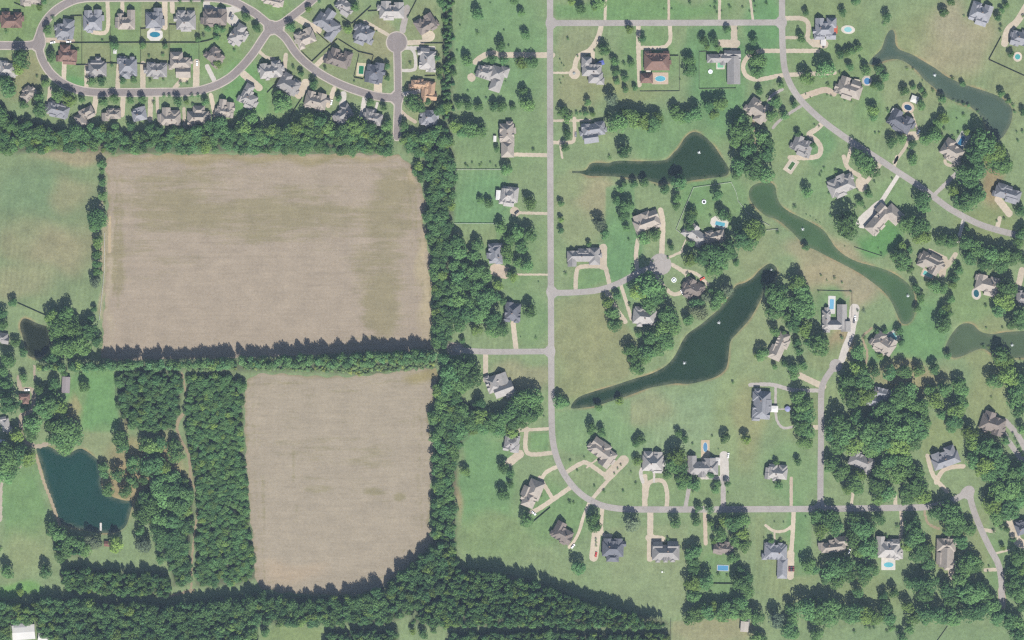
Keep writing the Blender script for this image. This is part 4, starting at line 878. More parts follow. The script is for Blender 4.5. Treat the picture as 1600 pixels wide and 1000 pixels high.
# ================================================================== TREES AND SHRUBS
TREES = {
'A': "250 48 20;280 12 16;332 112 14;300 190 26;140 372 55;120 430 36;325 362 32;285 522 22;515 625 18;370 595 45;440 625 42;650 640 30;720 620 28;818 630 20;892 625 22;1028 600 14;1060 600 14;1115 640 28;1168 640 16;1200 600 14;1240 600 14;1285 640 22;960 642 12;1540 110 24;1595 170 16;1300 182 18;1360 182 24;1392 187 18;1240 248 16;1355 237 18;1465 318 12;1272 222 14p;718 287 26;895 287 20;1035 292 16;932 352 11;1018 345 14;490 312 11;1125 15 14;1195 10 14;1265 8 14;575 512 28;638 510 32;770 505 20;838 500 20;940 506 13;1022 500 10;1130 520 14;1172 522 11;232 477 10;1362 402 24;255 690 46;60 560 50;40 520 40;150 655 28;250 610 36;700 408 14;40 200 14;450 310 10;640 255 9;1205 660 14;1550 220 12;480 830 50;640 810 30;1240 830 44;1380 770 40;1530 800 50;1570 740 40;940 805 30;720 800 30;820 790 26;570 800 30;1090 820 36;1000 815 28",
'B': "330 60 18;10 180 22;395 12 14;620 45 26;575 187 24;220 172 26;232 422 14;283 462 18;362 527 26;432 427 14;713 640 24;800 672 20;820 417 18;822 490 16;170 650 52;150 610 36;965 397 12;1130 362 18;1150 442 22;1148 482 16;985 650 60;1075 637 18;925 792 32;1385 92 36;1385 207 14;1275 160 7;1550 190 7;1530 292 34;1580 285 8;1475 372 28;1550 382 26;1320 382 34;1232 382 20;1258 317 8;1235 457 20;1325 570 9;1440 617 10;1268 652 28;1325 662 32;1392 672 26;1490 667 30;1538 670 28;1515 552 14;1250 792 36;1340 812 45;1400 822 40;1290 832 30;615 510 8;755 197 6;1505 935 16;520 617 18;1560 510 6;620 790 62;820 792 34;700 800 40;330 760 46;400 760 46;450 800 46;250 800 50;100 820 44;20 820 44;545 820 40;1150 690 34;1190 670 30;1040 690 20;1120 830 40;1180 880 44;1060 870 40;950 850 30;1160 20 30;950 105 8;1465 20 6",
'C': "58 82 22;85 222 26;55 397 36;125 392 38;70 572 28;95 657 48;5 672 18;15 5 25;135 937 12;370 15 20;430 60 32;515 50 18;545 20 40;350 242 11;575 312 38;515 317 8;735 187 24;810 247 22;640 387 24;650 452 22;655 512 18;700 397 14;745 402 20;705 492 20;708 562 18;768 552 16;472 642 20;620 622 42p;320 702 30;345 742 28;372 710 12;403 710 14;430 710 12;460 710 16;503 714 16;545 828 14;345 842 30;330 922 28;590 717 14;660 772 60;700 722 40;760 742 50;820 762 50;880 782 45;910 742 35;700 947 44;610 987 14;1015 692 34;1050 732 40;1100 732 36p;1150 712 40;1230 662 42;1300 652 44;1260 717 30;1110 387 34p;1110 442 38;1195 257 30;1262 262 28;1220 297 16;1285 302 20;1345 192 20;1510 257 28;1110 20 14;1540 382 48;1500 332 24;1530 452 36;1270 20 12;1268 52 10;1515 17 10;1520 42 8;1360 47 14;1442 47 9;1485 72 7;1515 77 7;1590 22 12;1545 572 22;1425 822 60;1470 942 50;1400 882 40;1560 862 45;1590 902 40;950 57 6;1000 60 8;300 372 6;310 397 6;325 412 6;300 502 6;320 482 6;305 522 6;1280 77 7;1310 72 7;1430 760 40;1590 960 50;1460 870 44;410 352 8;1410 182 6;1050 497 6;1240 40 6",
'D': "235 82 18;465 82 22;205 242 30;545 5 30;740 112 28;725 152 14;1095 82 26;1140 15 22;450 342 24;490 332 22;520 322 22;560 302 22;575 362 12;355 432 55;240 492 44;510 422 22;610 442 30;690 432 30;725 480 30;690 537 30;655 535 18;448 457 12;375 532 14;850 572 26;905 547 16;955 562 16;975 592 18;955 662 30;655 692 32;655 732 24;750 692 14;1085 622 28;1160 627 8;1220 652 14;1250 662 14;1190 640 9;1152 492 14;1215 527 16;1200 517 8;1455 587 22;1500 632 18;1530 662 14;1540 702 12;1310 697 10;1330 742 10;1222 722 14;1180 742 7;1095 742 30;1060 772 28;1040 812 30;1030 852 40;1075 852 18;1100 807 12;1155 862 14;1190 832 12;1240 827 18;1340 902 80;1300 962 66;1400 962 70;1440 1000 50;770 892 36;830 872 32;980 872 34;900 902 24p;875 937 9;905 987 24;570 987 50;80 532 20;45 642 36;160 657 20;100 722 30;20 722 40;185 837 20;275 907 18;868 432 10;905 432 8;1030 567 12;965 502 6;1435 112 20;1460 67 16;1485 37 18;1455 162 12;1450 192 12;1515 342 18;1590 702 20;1555 827 8;1590 822 12;1595 102 12;670 832 9;695 832 9;235 590 6;265 612 6;370 595 7;395 600 7;290 780 7;318 790 7;420 560 8;520 635 9;480 628 9;1280 825 14;1560 880 10;1225 100 8",
'E': "640 27 26;645 142 22b;618 117 10;645 227 28;610 362 56;645 382 34;600 412 36;615 512 38b;612 592 30;610 652 28;615 702 26;600 762 34p;85 892 24;330 980 42;420 972 48;590 932 18p;15 962 35;570 1000 24;470 1010 30;655 265 12b;640 70 16b",
'F': "1310 30 10;1350 17 8;1400 37 10;1465 17 8;1500 42 8;1325 42 8;1410 20 7;1565 62 34;1405 252 20;1455 272 26;1530 422 36;1385 532 40;1260 512 44;1570 572 40;1590 492 40;1570 627 22;1585 712 24;1510 782 32;1270 572 46;1360 602 42;1370 702 55;1430 722 40;1265 732 46;1250 802 46;1310 770 40;1385 792 48;1430 862 56;1480 852 36;1270 882 54;1330 902 44;1310 962 52;1400 962 52;1480 990 48;1540 882 24;1240 660 36;1310 660 30;1030 110 28;1015 40 26;1000 80 22;1080 350 40;1110 700 34;1130 950 34b;1250 960 44;1220 880 36",
'G': "112 274 40;35 462 45;110 472 48;60 542 40;35 642 30;95 662 40;10 732 25;110 942 44;545 402 40p;580 467 30;655 257 26;680 182 20;700 152 16;715 292 40;700 347 34;715 422 22;760 152 24;825 142 26p;955 187 26;1040 142 46;1030 242 28;1025 287 24;1075 167 12;1280 222 36;1125 332 30;1120 367 30;1105 422 26;1310 342 34;1350 357 24;820 492 36;890 472 36;995 547 18;335 712 12;480 527 16;305 272 18p;305 372 18p;305 442 18p;1500 432 60;1430 492 56;1540 442 40;1350 562 58;1270 602 60;1190 602 55;1110 622 45;1260 682 50;1310 640 40;1400 642 20;1480 522 44;1120 522 20;850 782 78;790 822 50;900 842 62;860 892 50;600 892 36;655 852 22;735 907 14;630 962 40;1100 717 14;1250 817 20;1340 812 42p;1290 862 45p;1170 952 50p;1150 902 40p;1210 862 30p;1270 912 30;975 977 60;1100 997 30;1430 32 60;1500 52 70;1580 92 55;1400 90 30;880 630 8;975 612 10;165 762 6;1240 350 10;770 330 12;730 500 10;1300 110 7;1205 108 6;895 160 6",
'H': "240 202 36;350 52 10;325 97 10;335 74 8;165 292 14;425 72 14;610 42 50;640 62 46;625 212 24;575 267 22;545 292 12;605 302 10;390 347 10;485 402 78;235 547 20;665 137 10;960 242 46;970 292 36p;1240 102 70;1310 62 50;1160 192 40;1250 252 70;1300 212 50;1190 262 40;900 10 24;1430 32 60;1480 42 40;865 402 55;940 422 60;960 482 50;830 542 30;880 562 22;835 632 55;800 600 36;885 682 22b;1075 502 34p;1130 512 36p;1165 502 30p;1240 432 16;1240 522 50;1300 562 50;1380 592 50;1460 602 50;1530 602 45;1250 612 40b;1350 652 46;1450 662 45;1165 642 14;1190 692 28;1160 742 26;1150 782 24;920 802 30;950 852 24;955 882 18;930 932 20;1040 792 36;1090 802 30;1010 772 26;1140 872 24;1110 922 26;1090 962 30;1130 962 20;1490 802 60;1470 882 60;1440 940 40;1590 622 24;1570 322 36;1560 522 30;1590 442 30;1575 472 30;330 722 9;368 752 6;415 737 10;462 767 8;128 714 10;315 822 8;515 822 7;560 942 9;180 772 50;200 822 50;220 862 50b;190 922 60;240 932 50;40 822 60;60 882 60;30 952 50;120 982 40;900 714 6;1360 912 12;1055 692 12;60 452 14;600 947 14p;708 587 9;690 552 6;1580 972 50;775 117 8;240 342 5;265 352 5;300 377 5;325 392 5;1430 382 8;1475 367 10;480 540 5;560 190 8;1290 740 8;380 210 9",
'I': "100 142 26;60 252 46;150 202 28;20 32 34;354 92 40;370 42 60;440 47 60;560 72 58;430 172 70;510 162 60;366 182 42;610 132 34b;340 242 36;40 402 46;150 362 24;60 512 70;530 417 34;250 432 34;345 402 36;330 442 26b;145 562 16;330 522 70;280 562 60;370 542 50;210 652 60;200 712 40;330 652 40;430 692 78;370 742 60;470 732 50;410 792 48;760 742 52;770 792 36;910 772 40;960 792 50;1000 772 45;1100 842 48;1095 790 40;840 882 36;835 922 34;960 902 70;920 932 40;1020 922 45;650 922 30;655 962 26;740 962 45;1080 990 50;820 1000 30;900 1000 30;110 722 48;60 862 80;120 832 60;180 862 50;30 952 60;80 922 50;230 500 10;400 330 20;20 320 36;310 250 34",
'J': "1290 130 16b;1380 60 40b;1480 70 40;1540 60 36;1130 140 36;1270 22 46;1300 300 70;1350 360 60;1220 330 56;1200 400 50;1280 400 56;1180 250 40;1330 980 12;1310 945 26;1545 920 34;1590 960 24;1400 600 46;1470 640 50;1540 620 50;1590 590 50;1340 640 46;1420 670 40;1520 690 40;1260 620 46;1180 600 46;1280 690 50b;1240 730 40;1600 700 36;1400 520 36;1160 540 40;1290 560 36",
'L': "60 500 56;130 490 56;20 560 50;90 590 60;150 560 40;30 640 50;640 30 40;950 100 50;1000 40 50;930 60 46;870 110 46;840 200 46;740 190 40;760 240 36;830 230 40;900 180 44;970 150 40;780 300 40;1095 10 22;1560 210 36;1530 220 18;300 510 40;340 520 20;540 545 22;670 505 24;495 680 34;560 700 28;775 770 22;805 750 24;1040 710 22p;1080 745 22;1130 775 9;1330 735 32;1460 745 32;1380 392 12;365 880 10;452 858 7;408 942 9;745 950 7;780 880 26p;1030 850 60;1000 900 44;1060 920 36;970 965 26;1060 985 36;200 605 7;150 115 10;55 108 5;1290 808 5;1250 725 8;1590 960 14;790 90 18p;640 960 8;660 930 8;680 905 8;1110 985 20;1240 968 20",
'K': "40 72 34;95 82 16;180 142 24;190 192 30;160 22 50;220 52 50;310 152 60;345 112 20;250 142 30;345 192 30;100 272 20;40 292 16;155 302 30;160 342 30;215 287 28;460 112 14;600 112 14;680 72 16;730 72 16;815 72 24;830 137 20;700 227 20;560 202 45;560 312 50;500 382 55;590 372 60;520 482 60;600 472 60;480 452 40;665 322 34;755 332 44;850 322 44;940 317 36;1035 307 36;1100 432 48;1010 442 34;1040 502 50;1190 402 40;1205 442 40;820 462 60;880 442 50;800 522 50;900 532 50;960 542 50;1080 592 30;1170 562 50;1200 522 45;1160 632 45;1140 672 30;185 482 45;220 542 50;240 592 50;190 602 40;200 662 45;240 702 45;230 762 40;440 662 70;400 712 50;480 722 60;550 622 40p;430 782 50;520 782 56;620 702 70;700 682 70;760 642 70;820 702 80;700 762 70;860 602 50;900 642 60;930 682 60;960 642 50;800 782 70;900 762 50;640 802 50;760 882 50b;840 872 50;400 902 50;450 942 50;560 972 40;700 952 50;800 952 60;880 952 50;930 962 40;1120 224 20;1090 32 50;1450 222 50;1470 262 50;1410 382 50;1500 352 60;1560 422 60;1540 502 50;1560 562 50;1600 362 40;1395 484 8;1250 702 46;1280 772 45;1340 802 60;1400 832 60;1350 902 60;1280 882 50;1440 902 60;1380 962 50;1480 752 30;1580 682 30;1580 932 50;1520 962 50;1480 627 10;1420 712 10;185 887 22;50 890 18;1520 22 36;1580 32 30;1365 52 8;1465 47 8;1575 247 7;1345 167 14;1380 172 10;1530 712 10;1545 745 11;1560 780 11;1575 815 11;1588 845 11;650 600 30;560 580 26;700 560 44;760 560 50;385 55 10;950 970 20",
'M': "50 572 40;290 572 40;330 302 42;730 402 48;590 387 50p;900 402 50p;680 62 40;790 72 40;920 112 50;940 172 60;900 222 55;380 482 30;1020 100 60;1080 60 60;1120 160 60;1010 240 60;1090 250 60;1160 100 50;1000 20 50;850 30 20;1000 330 50;1080 350 50;880 320 30;1010 490 34;1130 640 26;380 340 44;440 380 46;500 400 44;540 430 40;420 440 40;130 700 20;5 430 14",
'N': "1545 87 38;1590 30 20;60 950 26;980 945 20;1045 960 26;1110 940 18;1180 930 12",
'O': "90 252 42;360 138 14;385 144 10;510 242 36;515 292 34p;750 272 52p;575 72 12;515 40 10;695 70 10;775 20 10;1020 267 34;1165 172 24p;1150 257 26;1235 180 26p;1240 267 20;1300 342 42;1380 262 50;1440 252 45;1335 252 40;1440 342 40;1450 402 40;1400 382 36;1420 562 30;1380 482 40;1120 462 40;1150 432 35;1130 512 36p;1140 562 34;1130 642 50;1200 632 50;1130 722 40;1430 642 50;1460 612 40;1470 692 40;1430 762 40;1150 832 45;1220 822 45;1300 832 45;1380 822 45;1460 832 40;1530 852 50;1110 862 40;415 547 42;1270 62 22;1065 22 36;1110 22 30;1145 27 30;1285 22 20;1345 22 18;1130 72 10;180 102 14;375 337 14;1290 592 14;1345 597 9;230 962 30;525 370 8;525 390 8;525 410 8;1260 382 16;1520 985 36;1560 990 30;1190 800 34;1260 790 34;1330 790 34;1400 780 34;1575 362 6;1350 80 7;690 380 14;640 360 12;975 370 14;1050 420 9;1260 300 16",
'P': "65 32 28;235 232 7;40 262 6;98 264 6;490 62 26;540 22 50;560 62 30;680 32 50;740 82 50;690 112 40;910 42 70;960 92 50;870 112 40;310 222 40;380 252 60;420 292 50;330 312 50;540 252 45;580 302 60;530 362 50;630 292 40b;690 242 40;805 287 14;1050 202 50;1110 172 50;1150 222 60;1180 292 50;1130 292 46;1250 302 40;1200 382 45;900 282 50;910 352 60;870 402 40p;940 452 60;990 432 40;1000 522 40;250 532 44;290 557 30;400 562 60;460 542 60;420 622 50;360 612 30;500 582 50;600 562 55;620 432 55;640 402 40;560 442 36;600 612 40;660 562 30;1220 542 55;1260 502 50;1290 532 40;1200 622 50;1280 702 70;1220 702 60;1350 722 50;1110 682 50;1000 642 60;940 652 50;880 642 30;960 702 50;720 722 30;780 702 34;140 802 36;150 862 36b;50 872 50p;290 742 20;240 802 60;330 802 60;400 792 50;300 862 40;380 862 50;550 822 50p;600 842 50;660 852 50;730 802 40b;750 862 40;870 792 40b;900 862 40;980 832 60;1060 842 60;1150 852 50;1240 822 60;1320 802 60;1390 782 50;1430 852 50;1500 872 50;1560 902 40;1440 72 60;1500 62 70;1400 152 60;1500 182 60;1430 222 50;1560 122 50;1390 112 30;1580 42 40;1520 562 40;1530 642 50;1560 482 50;1590 562 40;1560 702 50;1590 782 40;1530 372 16;1465 422 16;1410 322 14;1455 302 14;1490 307 18;130 932 50;160 962 30;300 962 46;350 927 8;540 947 12;610 922 12;635 922 12;660 922 12;770 922 20;810 932 14;745 947 12;880 932 36;835 982 30;1540 932 30;1560 972 50;20 380 16;80 380 14;690 350 14;740 352 14;120 420 10;1380 540 8;1375 572 8;1580 640 40;1510 700 30;560 700 34;460 820 46;520 860 36;1140 760 46",
}
tl = []
for t, s in TREES.items():
    for e in s.split(';'):
        x, y, r = e.split(); fl = ''
        if r[-1] in 'pb': fl, r = r[-1], r[:-1]
        px, py = tp(t, float(x), float(y)); r = float(r) / 4
        if any((px - a) ** 2 + (py - b) ** 2 < (.45 * max(r, c)) ** 2 for a, b, c, _ in tl): continue
        tl.append((px, py, r, fl))

# ---- crown prototypes in unit space: radius 1, height 1
def leaf_quads(P, Nn, size, R):
    """small tilted leaf-spray faces at points P with outward directions Nn"""
    n = len(P); Nn = Nn + np.array([0, 0, .45]) + R.normal(0, .5, Nn.shape); Nn /= np.linalg.norm(Nn, axis=1)[:, None]
    a = np.cross(Nn, R.normal(0, 1, Nn.shape)); a /= np.linalg.norm(a, axis=1)[:, None]; b = np.cross(Nn, a)
    s = size * R.uniform(.6, 1.25, (n, 1)); a = a * s; b = b * s * R.uniform(.6, 1.0, (n, 1))
    a[:, 2] *= .45; b[:, 2] *= .45
    V = np.stack([P - a, P - b * .8, P + a, P + b], 1).reshape(-1, 3)
    F = np.arange(n * 4).reshape(-1, 4)
    return V, F
def crown_mesh(name, seed, lobes, leaves, mat, kind):
    R = np.random.default_rng(seed); Vs, Fs, n0 = [], [], 0
    if kind == 'b':
        cs = []
        tries = 0
        while len(cs) < lobes and tries < 4000:
            tries += 1
            th = R.uniform(0, 2 * math.pi); u = R.uniform(-.25, 1); rad = R.uniform(.45, .78)
            h = math.sqrt(max(0, 1 - max(u, 0) ** 2)); stretch = 1 + .24 * math.sin(2 * th + seed) + .18 * math.sin(3 * th + 2 * seed)
            c = np.array([rad * h * math.cos(th) * stretch, rad * h * math.sin(th) * stretch, .56 + .33 * u * R.uniform(.8, 1.05)])
            rr = R.uniform(.20, .34)
            if all(np.linalg.norm((c - q[0]) * (1, 1, 1.8)) > .62 * (rr + q[1]) for q in cs): cs.append((c, rr))
        cs.append((np.array([0, 0, .62]), .5))
        per = leaves // len(cs)
        for c, rr in cs:
            k = int(per * (rr / .28) ** 2)
            d = R.normal(0, 1, (k, 3)); d[:, 2] = np.abs(d[:, 2]) * .9 - .18; d /= np.linalg.norm(d, axis=1)[:, None]
            P = c + d * rr * R.uniform(.82, 1.08, (k, 1)) * (1, 1, .62)
            V, F = leaf_quads(P, d, .085, R); Vs.append(V); Fs.append(F + n0); n0 += len(V)
        # a few loose sprays outside the outline
        k = leaves // 14; th = R.uniform(0, 6.283, k); P = np.stack([np.cos(th) * R.uniform(.8, 1.02, k), np.sin(th) * R.uniform(.8, 1.02, k), R.uniform(.38, .62, k)], 1)
        V, F = leaf_quads(P, np.tile([0, 0, 1.0], (k, 1)), .08, R); Vs.append(V); Fs.append(F + n0); n0 += len(V)
    else:
        k = leaves
        z = R.uniform(.12, 1, k) ** .8; th = R.uniform(0, 6.283, k)
        tier = .78 + .22 * np.sin(z * 26 + th * 1.0); rad = np.sqrt(np.clip(1 - np.clip((z - .1) / .9, 0, 1) ** 2.2, 0, 1)) * tier * (1 + .18 * np.sin(th * 3 + seed) + .1 * np.sin(5 * th + 1.7 * seed))
        rad *= R.uniform(.7, 1.0, k)
        P = np.stack([np.cos(th) * rad, np.sin(th) * rad, z], 1); d = np.stack([np.cos(th), np.sin(th), np.full(k, .6)], 1)
        V, F = leaf_quads(P, d, .17, R); Vs.append(V); Fs.append(F + n0); n0 += len(V)
    V = np.vstack(Vs); F = np.vstack(Fs)
    me = bpy.data.meshes.new(name); me.vertices.add(len(V)); me.vertices.foreach_set('co', V.astype(np.float32).ravel())
    me.loops.add(F.size); me.loops.foreach_set('vertex_index', F.astype(np.int32).ravel())
    me.polygons.add(len(F)); me.polygons.foreach_set('loop_start', (np.arange(len(F)) * 4).astype(np.int32)); me.update(calc_edges=True)
    me.materials.append(mat); return me
BRO = [crown_mesh('crown', 11 + i, 15 + 2 * i, 1500, M['leaf'], 'b') for i in range(6)]
CON = [crown_mesh('crown', 51 + i, 0, 330, M['needle'], 'c') for i in range(5)]
SHR = [crown_mesh('foliage', 81 + i, 7, 420, M['leaf'], 'b') for i in range(3)]
tb = MB().frustum(0, 0, -.01, .30, .085, .055, 8).frustum(0, 0, .30, .58, .055, .03, 8)
for q in range(5):
    a = q * 1.257 + .4; x, y = math.cos(a), math.sin(a)
    tb.add([(x * .03 - y * .025, y * .03 + x * .025, .27), (x * .03 + y * .025, y * .03 - x * .025, .27), (x * .03, y * .03, .34), (x * .5, y * .5, .60)], [(0, 1, 3), (1, 2, 3), (2, 0, 3)])
TRUNK = mesh('trunk', tb.v, tb.f); TRUNK.materials.append(M['bark'])
sb = MB()
for q in range(4):
    a = q * 1.57; sb.add([(.03, 0, 0), (-.02, .03, 0), (-.02, -.03, 0), (.35 * math.cos(a), .35 * math.sin(a), .5)], [(0, 1, 3), (1, 2, 3), (2, 0, 3)])
STEM = mesh('stem', sb.v, sb.f); STEM.materials.append(M['bark'])

# ---- which trees are things: clearest in view first
arr = np.array([(a, b, c) for a, b, c, _ in tl])
def openness(i):
    d = np.hypot(arr[:, 0] - arr[i, 0], arr[:, 1] - arr[i, 1]) - arr[:, 2] - arr[i, 2]
    return int(((d < -.25 * arr[i, 2]).sum() - 1))
# ---- labels: relation to the closest landmark
LMK = [(x, y, r, s) for x, y, r, s in houses] + [(*np.mean(POND_PTS[k], 0), 20, 'the ' + s) for k, s in (
  ('P1', 'pond with the pointed west arm'), ('P3', 'large dark pond'), ('P4', 'forked grey-green pond'), ('P6', 'small dark west pond'), ('P7', 'blue-green pond with the dock'))]
LMK += [(1310, 392, 10, 'the long winding green pond'), (1540, 535, 10, 'the green pond at the east edge'), (155, 380, 12, 'the hedgerow beside the large stubble field'), (715, 545, 8, 'the dead-end street'), (1525, 845, 6, 'the winding south-east lane'), (145, 625, 12, 'the small green meadow'), (1410, 985, 10, 'the paddock along the bottom edge')]
DIRS = ['east', 'north-east', 'north', 'north-west', 'west', 'south-west', 'south', 'south-east']
ORD = ['first', 'second', 'third', 'fourth', 'fifth', 'sixth', 'seventh', 'eighth', 'ninth', 'tenth', 'eleventh', 'twelfth', 'thirteenth', 'fourteenth', 'fifteenth', 'sixteenth']
def place_labels(items, noun):
    """items: list of (x, y, r, flag); returns labels, counted outward from a landmark in one compass direction"""
    grp = {}
    for i, (x, y, r, fl) in enumerate(items):
        best = min(range(len(LMK)), key=lambda k: math.hypot(LMK[k][0] - x, LMK[k][1] - y) - LMK[k][2])
        lx, ly = LMK[best][:2]; a = math.degrees(math.atan2(ly - y, x - lx)) % 360
        grp.setdefault((best, DIRS[int((a + 22.5) // 45) % 8]), []).append((math.hypot(x - lx, y - ly), i))
    out = [None] * len(items)
    for (b, d), L in grp.items():
        L.sort()
        for k, (_, i) in enumerate(L):
            x, y, r, fl = items[i]
            tone = {'p': 'pale', 'b': 'bright', '': 'green'}[fl]
            size = ('tiny' if r < 2 else 'low' if r < 2.8 else 'round') if noun == 'shrub' else ('huge' if r > 14 else 'broad' if r > 9.5 else 'round' if r > 6 else 'slim')
            if len(L) == 1: s = '%s %s %s %s of %s' % (size, tone, noun, d, LMK[b][3])
            else: s = '%s %s %s %s of %s' % (ORD[min(k, 15)], size + ' ' + tone if len(LMK[b][3].split()) < 9 else size, noun, d, LMK[b][3])
            w = s.split(); out[i] = ' '.join(w[:16])
    return out
shr = [q for q in tl if q[2] < 3.6]; tre = [q for q in tl if q[2] >= 3.6]
idx = {q: i for i, q in enumerate(tl)}
tre.sort(key=lambda q: -(q[2] * (1.0 / (1 + .55 * max(0, openness(idx[q]))))))
ind, rest = tre[:300], tre[300:]
RT = random.Random(7)
TC = {'': LEAF_G, 'p': (.118, .160, .100), 'b': (.145, .22, .065)}
def tree_dims(r, R, k=1.16): return r * S * k, r * S * R.uniform(1.75, 2.15) + 2.4
proto = []
for (x, y, r, fl), lab in zip(ind, place_labels(ind, 'tree')):
    e = empty('tree', (WX(x), WY(y), 0), RT.uniform(0, 6.283)); rr, hh = tree_dims(r, RT, 1.10 if openness(idx[(x, y, r, fl)]) > 0 else 1.05); e.scale = (rr, rr * RT.uniform(.85, 1.08), hh)
    tag(e, lab, 'tree', 'single broadleaf trees'); k = RT.uniform(.82, 1.18)
    link('trunk', TRUNK, None, e, (.12, .095, .075))
    link('crown', BRO[RT.randrange(6)], None, e, tuple(v * k for v in TC[fl]))
for (x, y, r, fl), lab in zip(shr, place_labels(shr, 'shrub')):
    e = empty('shrub', (WX(x), WY(y), 0), RT.uniform(0, 6.283)); e.scale = (r * S * 1.1, r * S * 1.1, r * S * 1.5 + .3)
    tag(e, lab, 'shrub', 'garden shrubs'); k = RT.uniform(.8, 1.15)
    link('stem', STEM, None, e, (.12, .095, .075)); link('foliage', SHR[RT.randrange(3)], None, e, tuple(v * k for v in TC[fl or '']))

# ---- woods: one mass each, crowns set on points
def wood(name, pts, meshes, color, label):
    """pts: (x m, y m, z, radius, height, turn)"""
    P = np.array(pts)
    me = bpy.data.meshes.new(name); me.vertices.add(len(P)); me.vertices.foreach_set('co', P[:, :3].astype(np.float32).ravel()); me.update()
    at = me.attributes.new('size', 'FLOAT_VECTOR', 'POINT'); at.data.foreach_set('vector', P[:, [3, 3, 4]].astype(np.float32).ravel())
    at = me.attributes.new('turn', 'FLOAT_VECTOR', 'POINT'); q = np.zeros((len(P), 3), np.float32); q[:, 2] = P[:, 5]; at.data.foreach_set('vector', q.ravel())
    at = me.attributes.new('which', 'INT', 'POINT'); at.data.foreach_set('value', np.random.default_rng(3).integers(0, len(meshes), len(P)).astype(np.int32))
    o = link(name, me, None, None, color); tag(o, label, None, None, 'stuff')
    ng = bpy.data.node_groups.new('wood_nodes', 'GeometryNodeTree')
    ng.interface.new_socket('Geometry', in_out='INPUT', socket_type='NodeSocketGeometry'); ng.interface.new_socket('Geometry', in_out='OUTPUT', socket_type='NodeSocketGeometry')
    gi = ng.nodes.new('NodeGroupInput'); go = ng.nodes.new('NodeGroupOutput'); jn = ng.nodes.new('GeometryNodeJoinGeometry')
    def attr(n, t):
        a = ng.nodes.new('GeometryNodeInputNamedAttribute'); a.data_type = t; a.inputs['Name'].default_value = n
        return [s for s in a.outputs if s.enabled and s.name == 'Attribute'][0]
    sz, tn, wh = attr('size', 'FLOAT_VECTOR'), attr('turn', 'FLOAT_VECTOR'), attr('which', 'INT')
    for k, ob in enumerate(meshes + [None]):
        iop = ng.nodes.new('GeometryNodeInstanceOnPoints'); oi = ng.nodes.new('GeometryNodeObjectInfo'); oi.transform_space = 'ORIGINAL'
        oi.inputs['Object'].default_value = ob if ob is not None else TRUNK_OB
        oi.inputs['As Instance'].default_value = False
        ng.links.new(gi.outputs[0], iop.inputs['Points']); ng.links.new(oi.outputs['Geometry'], iop.inputs['Instance'])
        ng.links.new(sz, iop.inputs['Scale']); ng.links.new(tn, iop.inputs['Rotation'])
        if ob is not None:
            cp = ng.nodes.new('FunctionNodeCompare'); cp.data_type = 'INT'; cp.operation = 'EQUAL'
            ins = [s for s in cp.inputs if s.enabled]; ng.links.new(wh, ins[0]); ins[1].default_value = k
            ng.links.new(cp.outputs[0], iop.inputs['Selection'])
        ng.links.new(iop.outputs['Instances'], jn.inputs[0])
    ng.links.new(jn.outputs[0], go.inputs[0])
    m = o.modifiers.new('trees', 'NODES'); m.node_group = ng
    return o
allc = [o for o in scene.objects if o.name.startswith('crown')]
TRUNK_OB = next(o for o in scene.objects if o.name.startswith('trunk'))
BRO_OB = [next(o for o in allc if o.data == m) for m in BRO]
# conifers: a row of evergreens standing alone gives the pine shape
CONSPOT = [(703, 5.2), (703, 60.0), (703, 98.0), (703, 131.0), (703, 171.0)]
CON_OB = []
for i, (x, y) in enumerate(CONSPOT):
    e = empty('conifer', (WX(x + 5), WY(y), 0)); e.scale = (2.3, 2.3, 7.5); tag(e, '%s dark conifer along the evergreen screen counting from the top edge' % ORD[i], 'conifer', 'conifers beside the evergreen screen')
    link('trunk', TRUNK, None, e, (.12, .095, .075)); CON_OB.append(link('crown', CON[i], None, e, PINE_G))
RW = np.random.default_rng(21)
for (kind, sp, rad, hgt, colr, lab, poly) in WOODS:
    P = np.array(poly, float); x0, y0, x1, y1 = bbox(P, 2); pts = []
    ys = np.arange(y0, y1, sp * .87)
    cand = np.array([(x + (sp / 2 if j % 2 else 0), y) for j, y in enumerate(ys) for x in np.arange(x0, x1, sp)]) + RW.normal(0, sp * .27, (sum(len(np.arange(x0, x1, sp)) for _ in ys), 2))
    d = poly_dist(cand[:, 0], cand[:, 1], P); cand = cand[d < -rad * .25]
    for x, y in cand:
        if rad < 5.5 and hgt > 3 and math.sin(x * .21 + 2 * math.sin(y * .13)) + math.sin(y * .27 + 1.7 * math.sin(x * .11)) > 1.45: continue   # small openings in the canopy
        k = RW.uniform(.62, 1.34); pts.append((WX(x), WY(y), 0, rad * S * k * (1.12 if kind == 'b' else 1.15), hgt * RW.uniform(.82, 1.12) * (.74 + .26 * k), RW.uniform(0, 6.283)))
    wood('woodland', pts, BRO_OB if kind == 'b' else CON_OB, colr, lab)
if rest:
    pts = []
    for (x, y, r, fl) in rest:
        rr, hh = tree_dims(r, RT); pts.append((WX(x), WY(y), 0, rr, hh, RT.uniform(0, 6.283)))
    wood('woodland', pts, BRO_OB, LEAF_G, 'smaller and half-hidden trees massed between the houses')
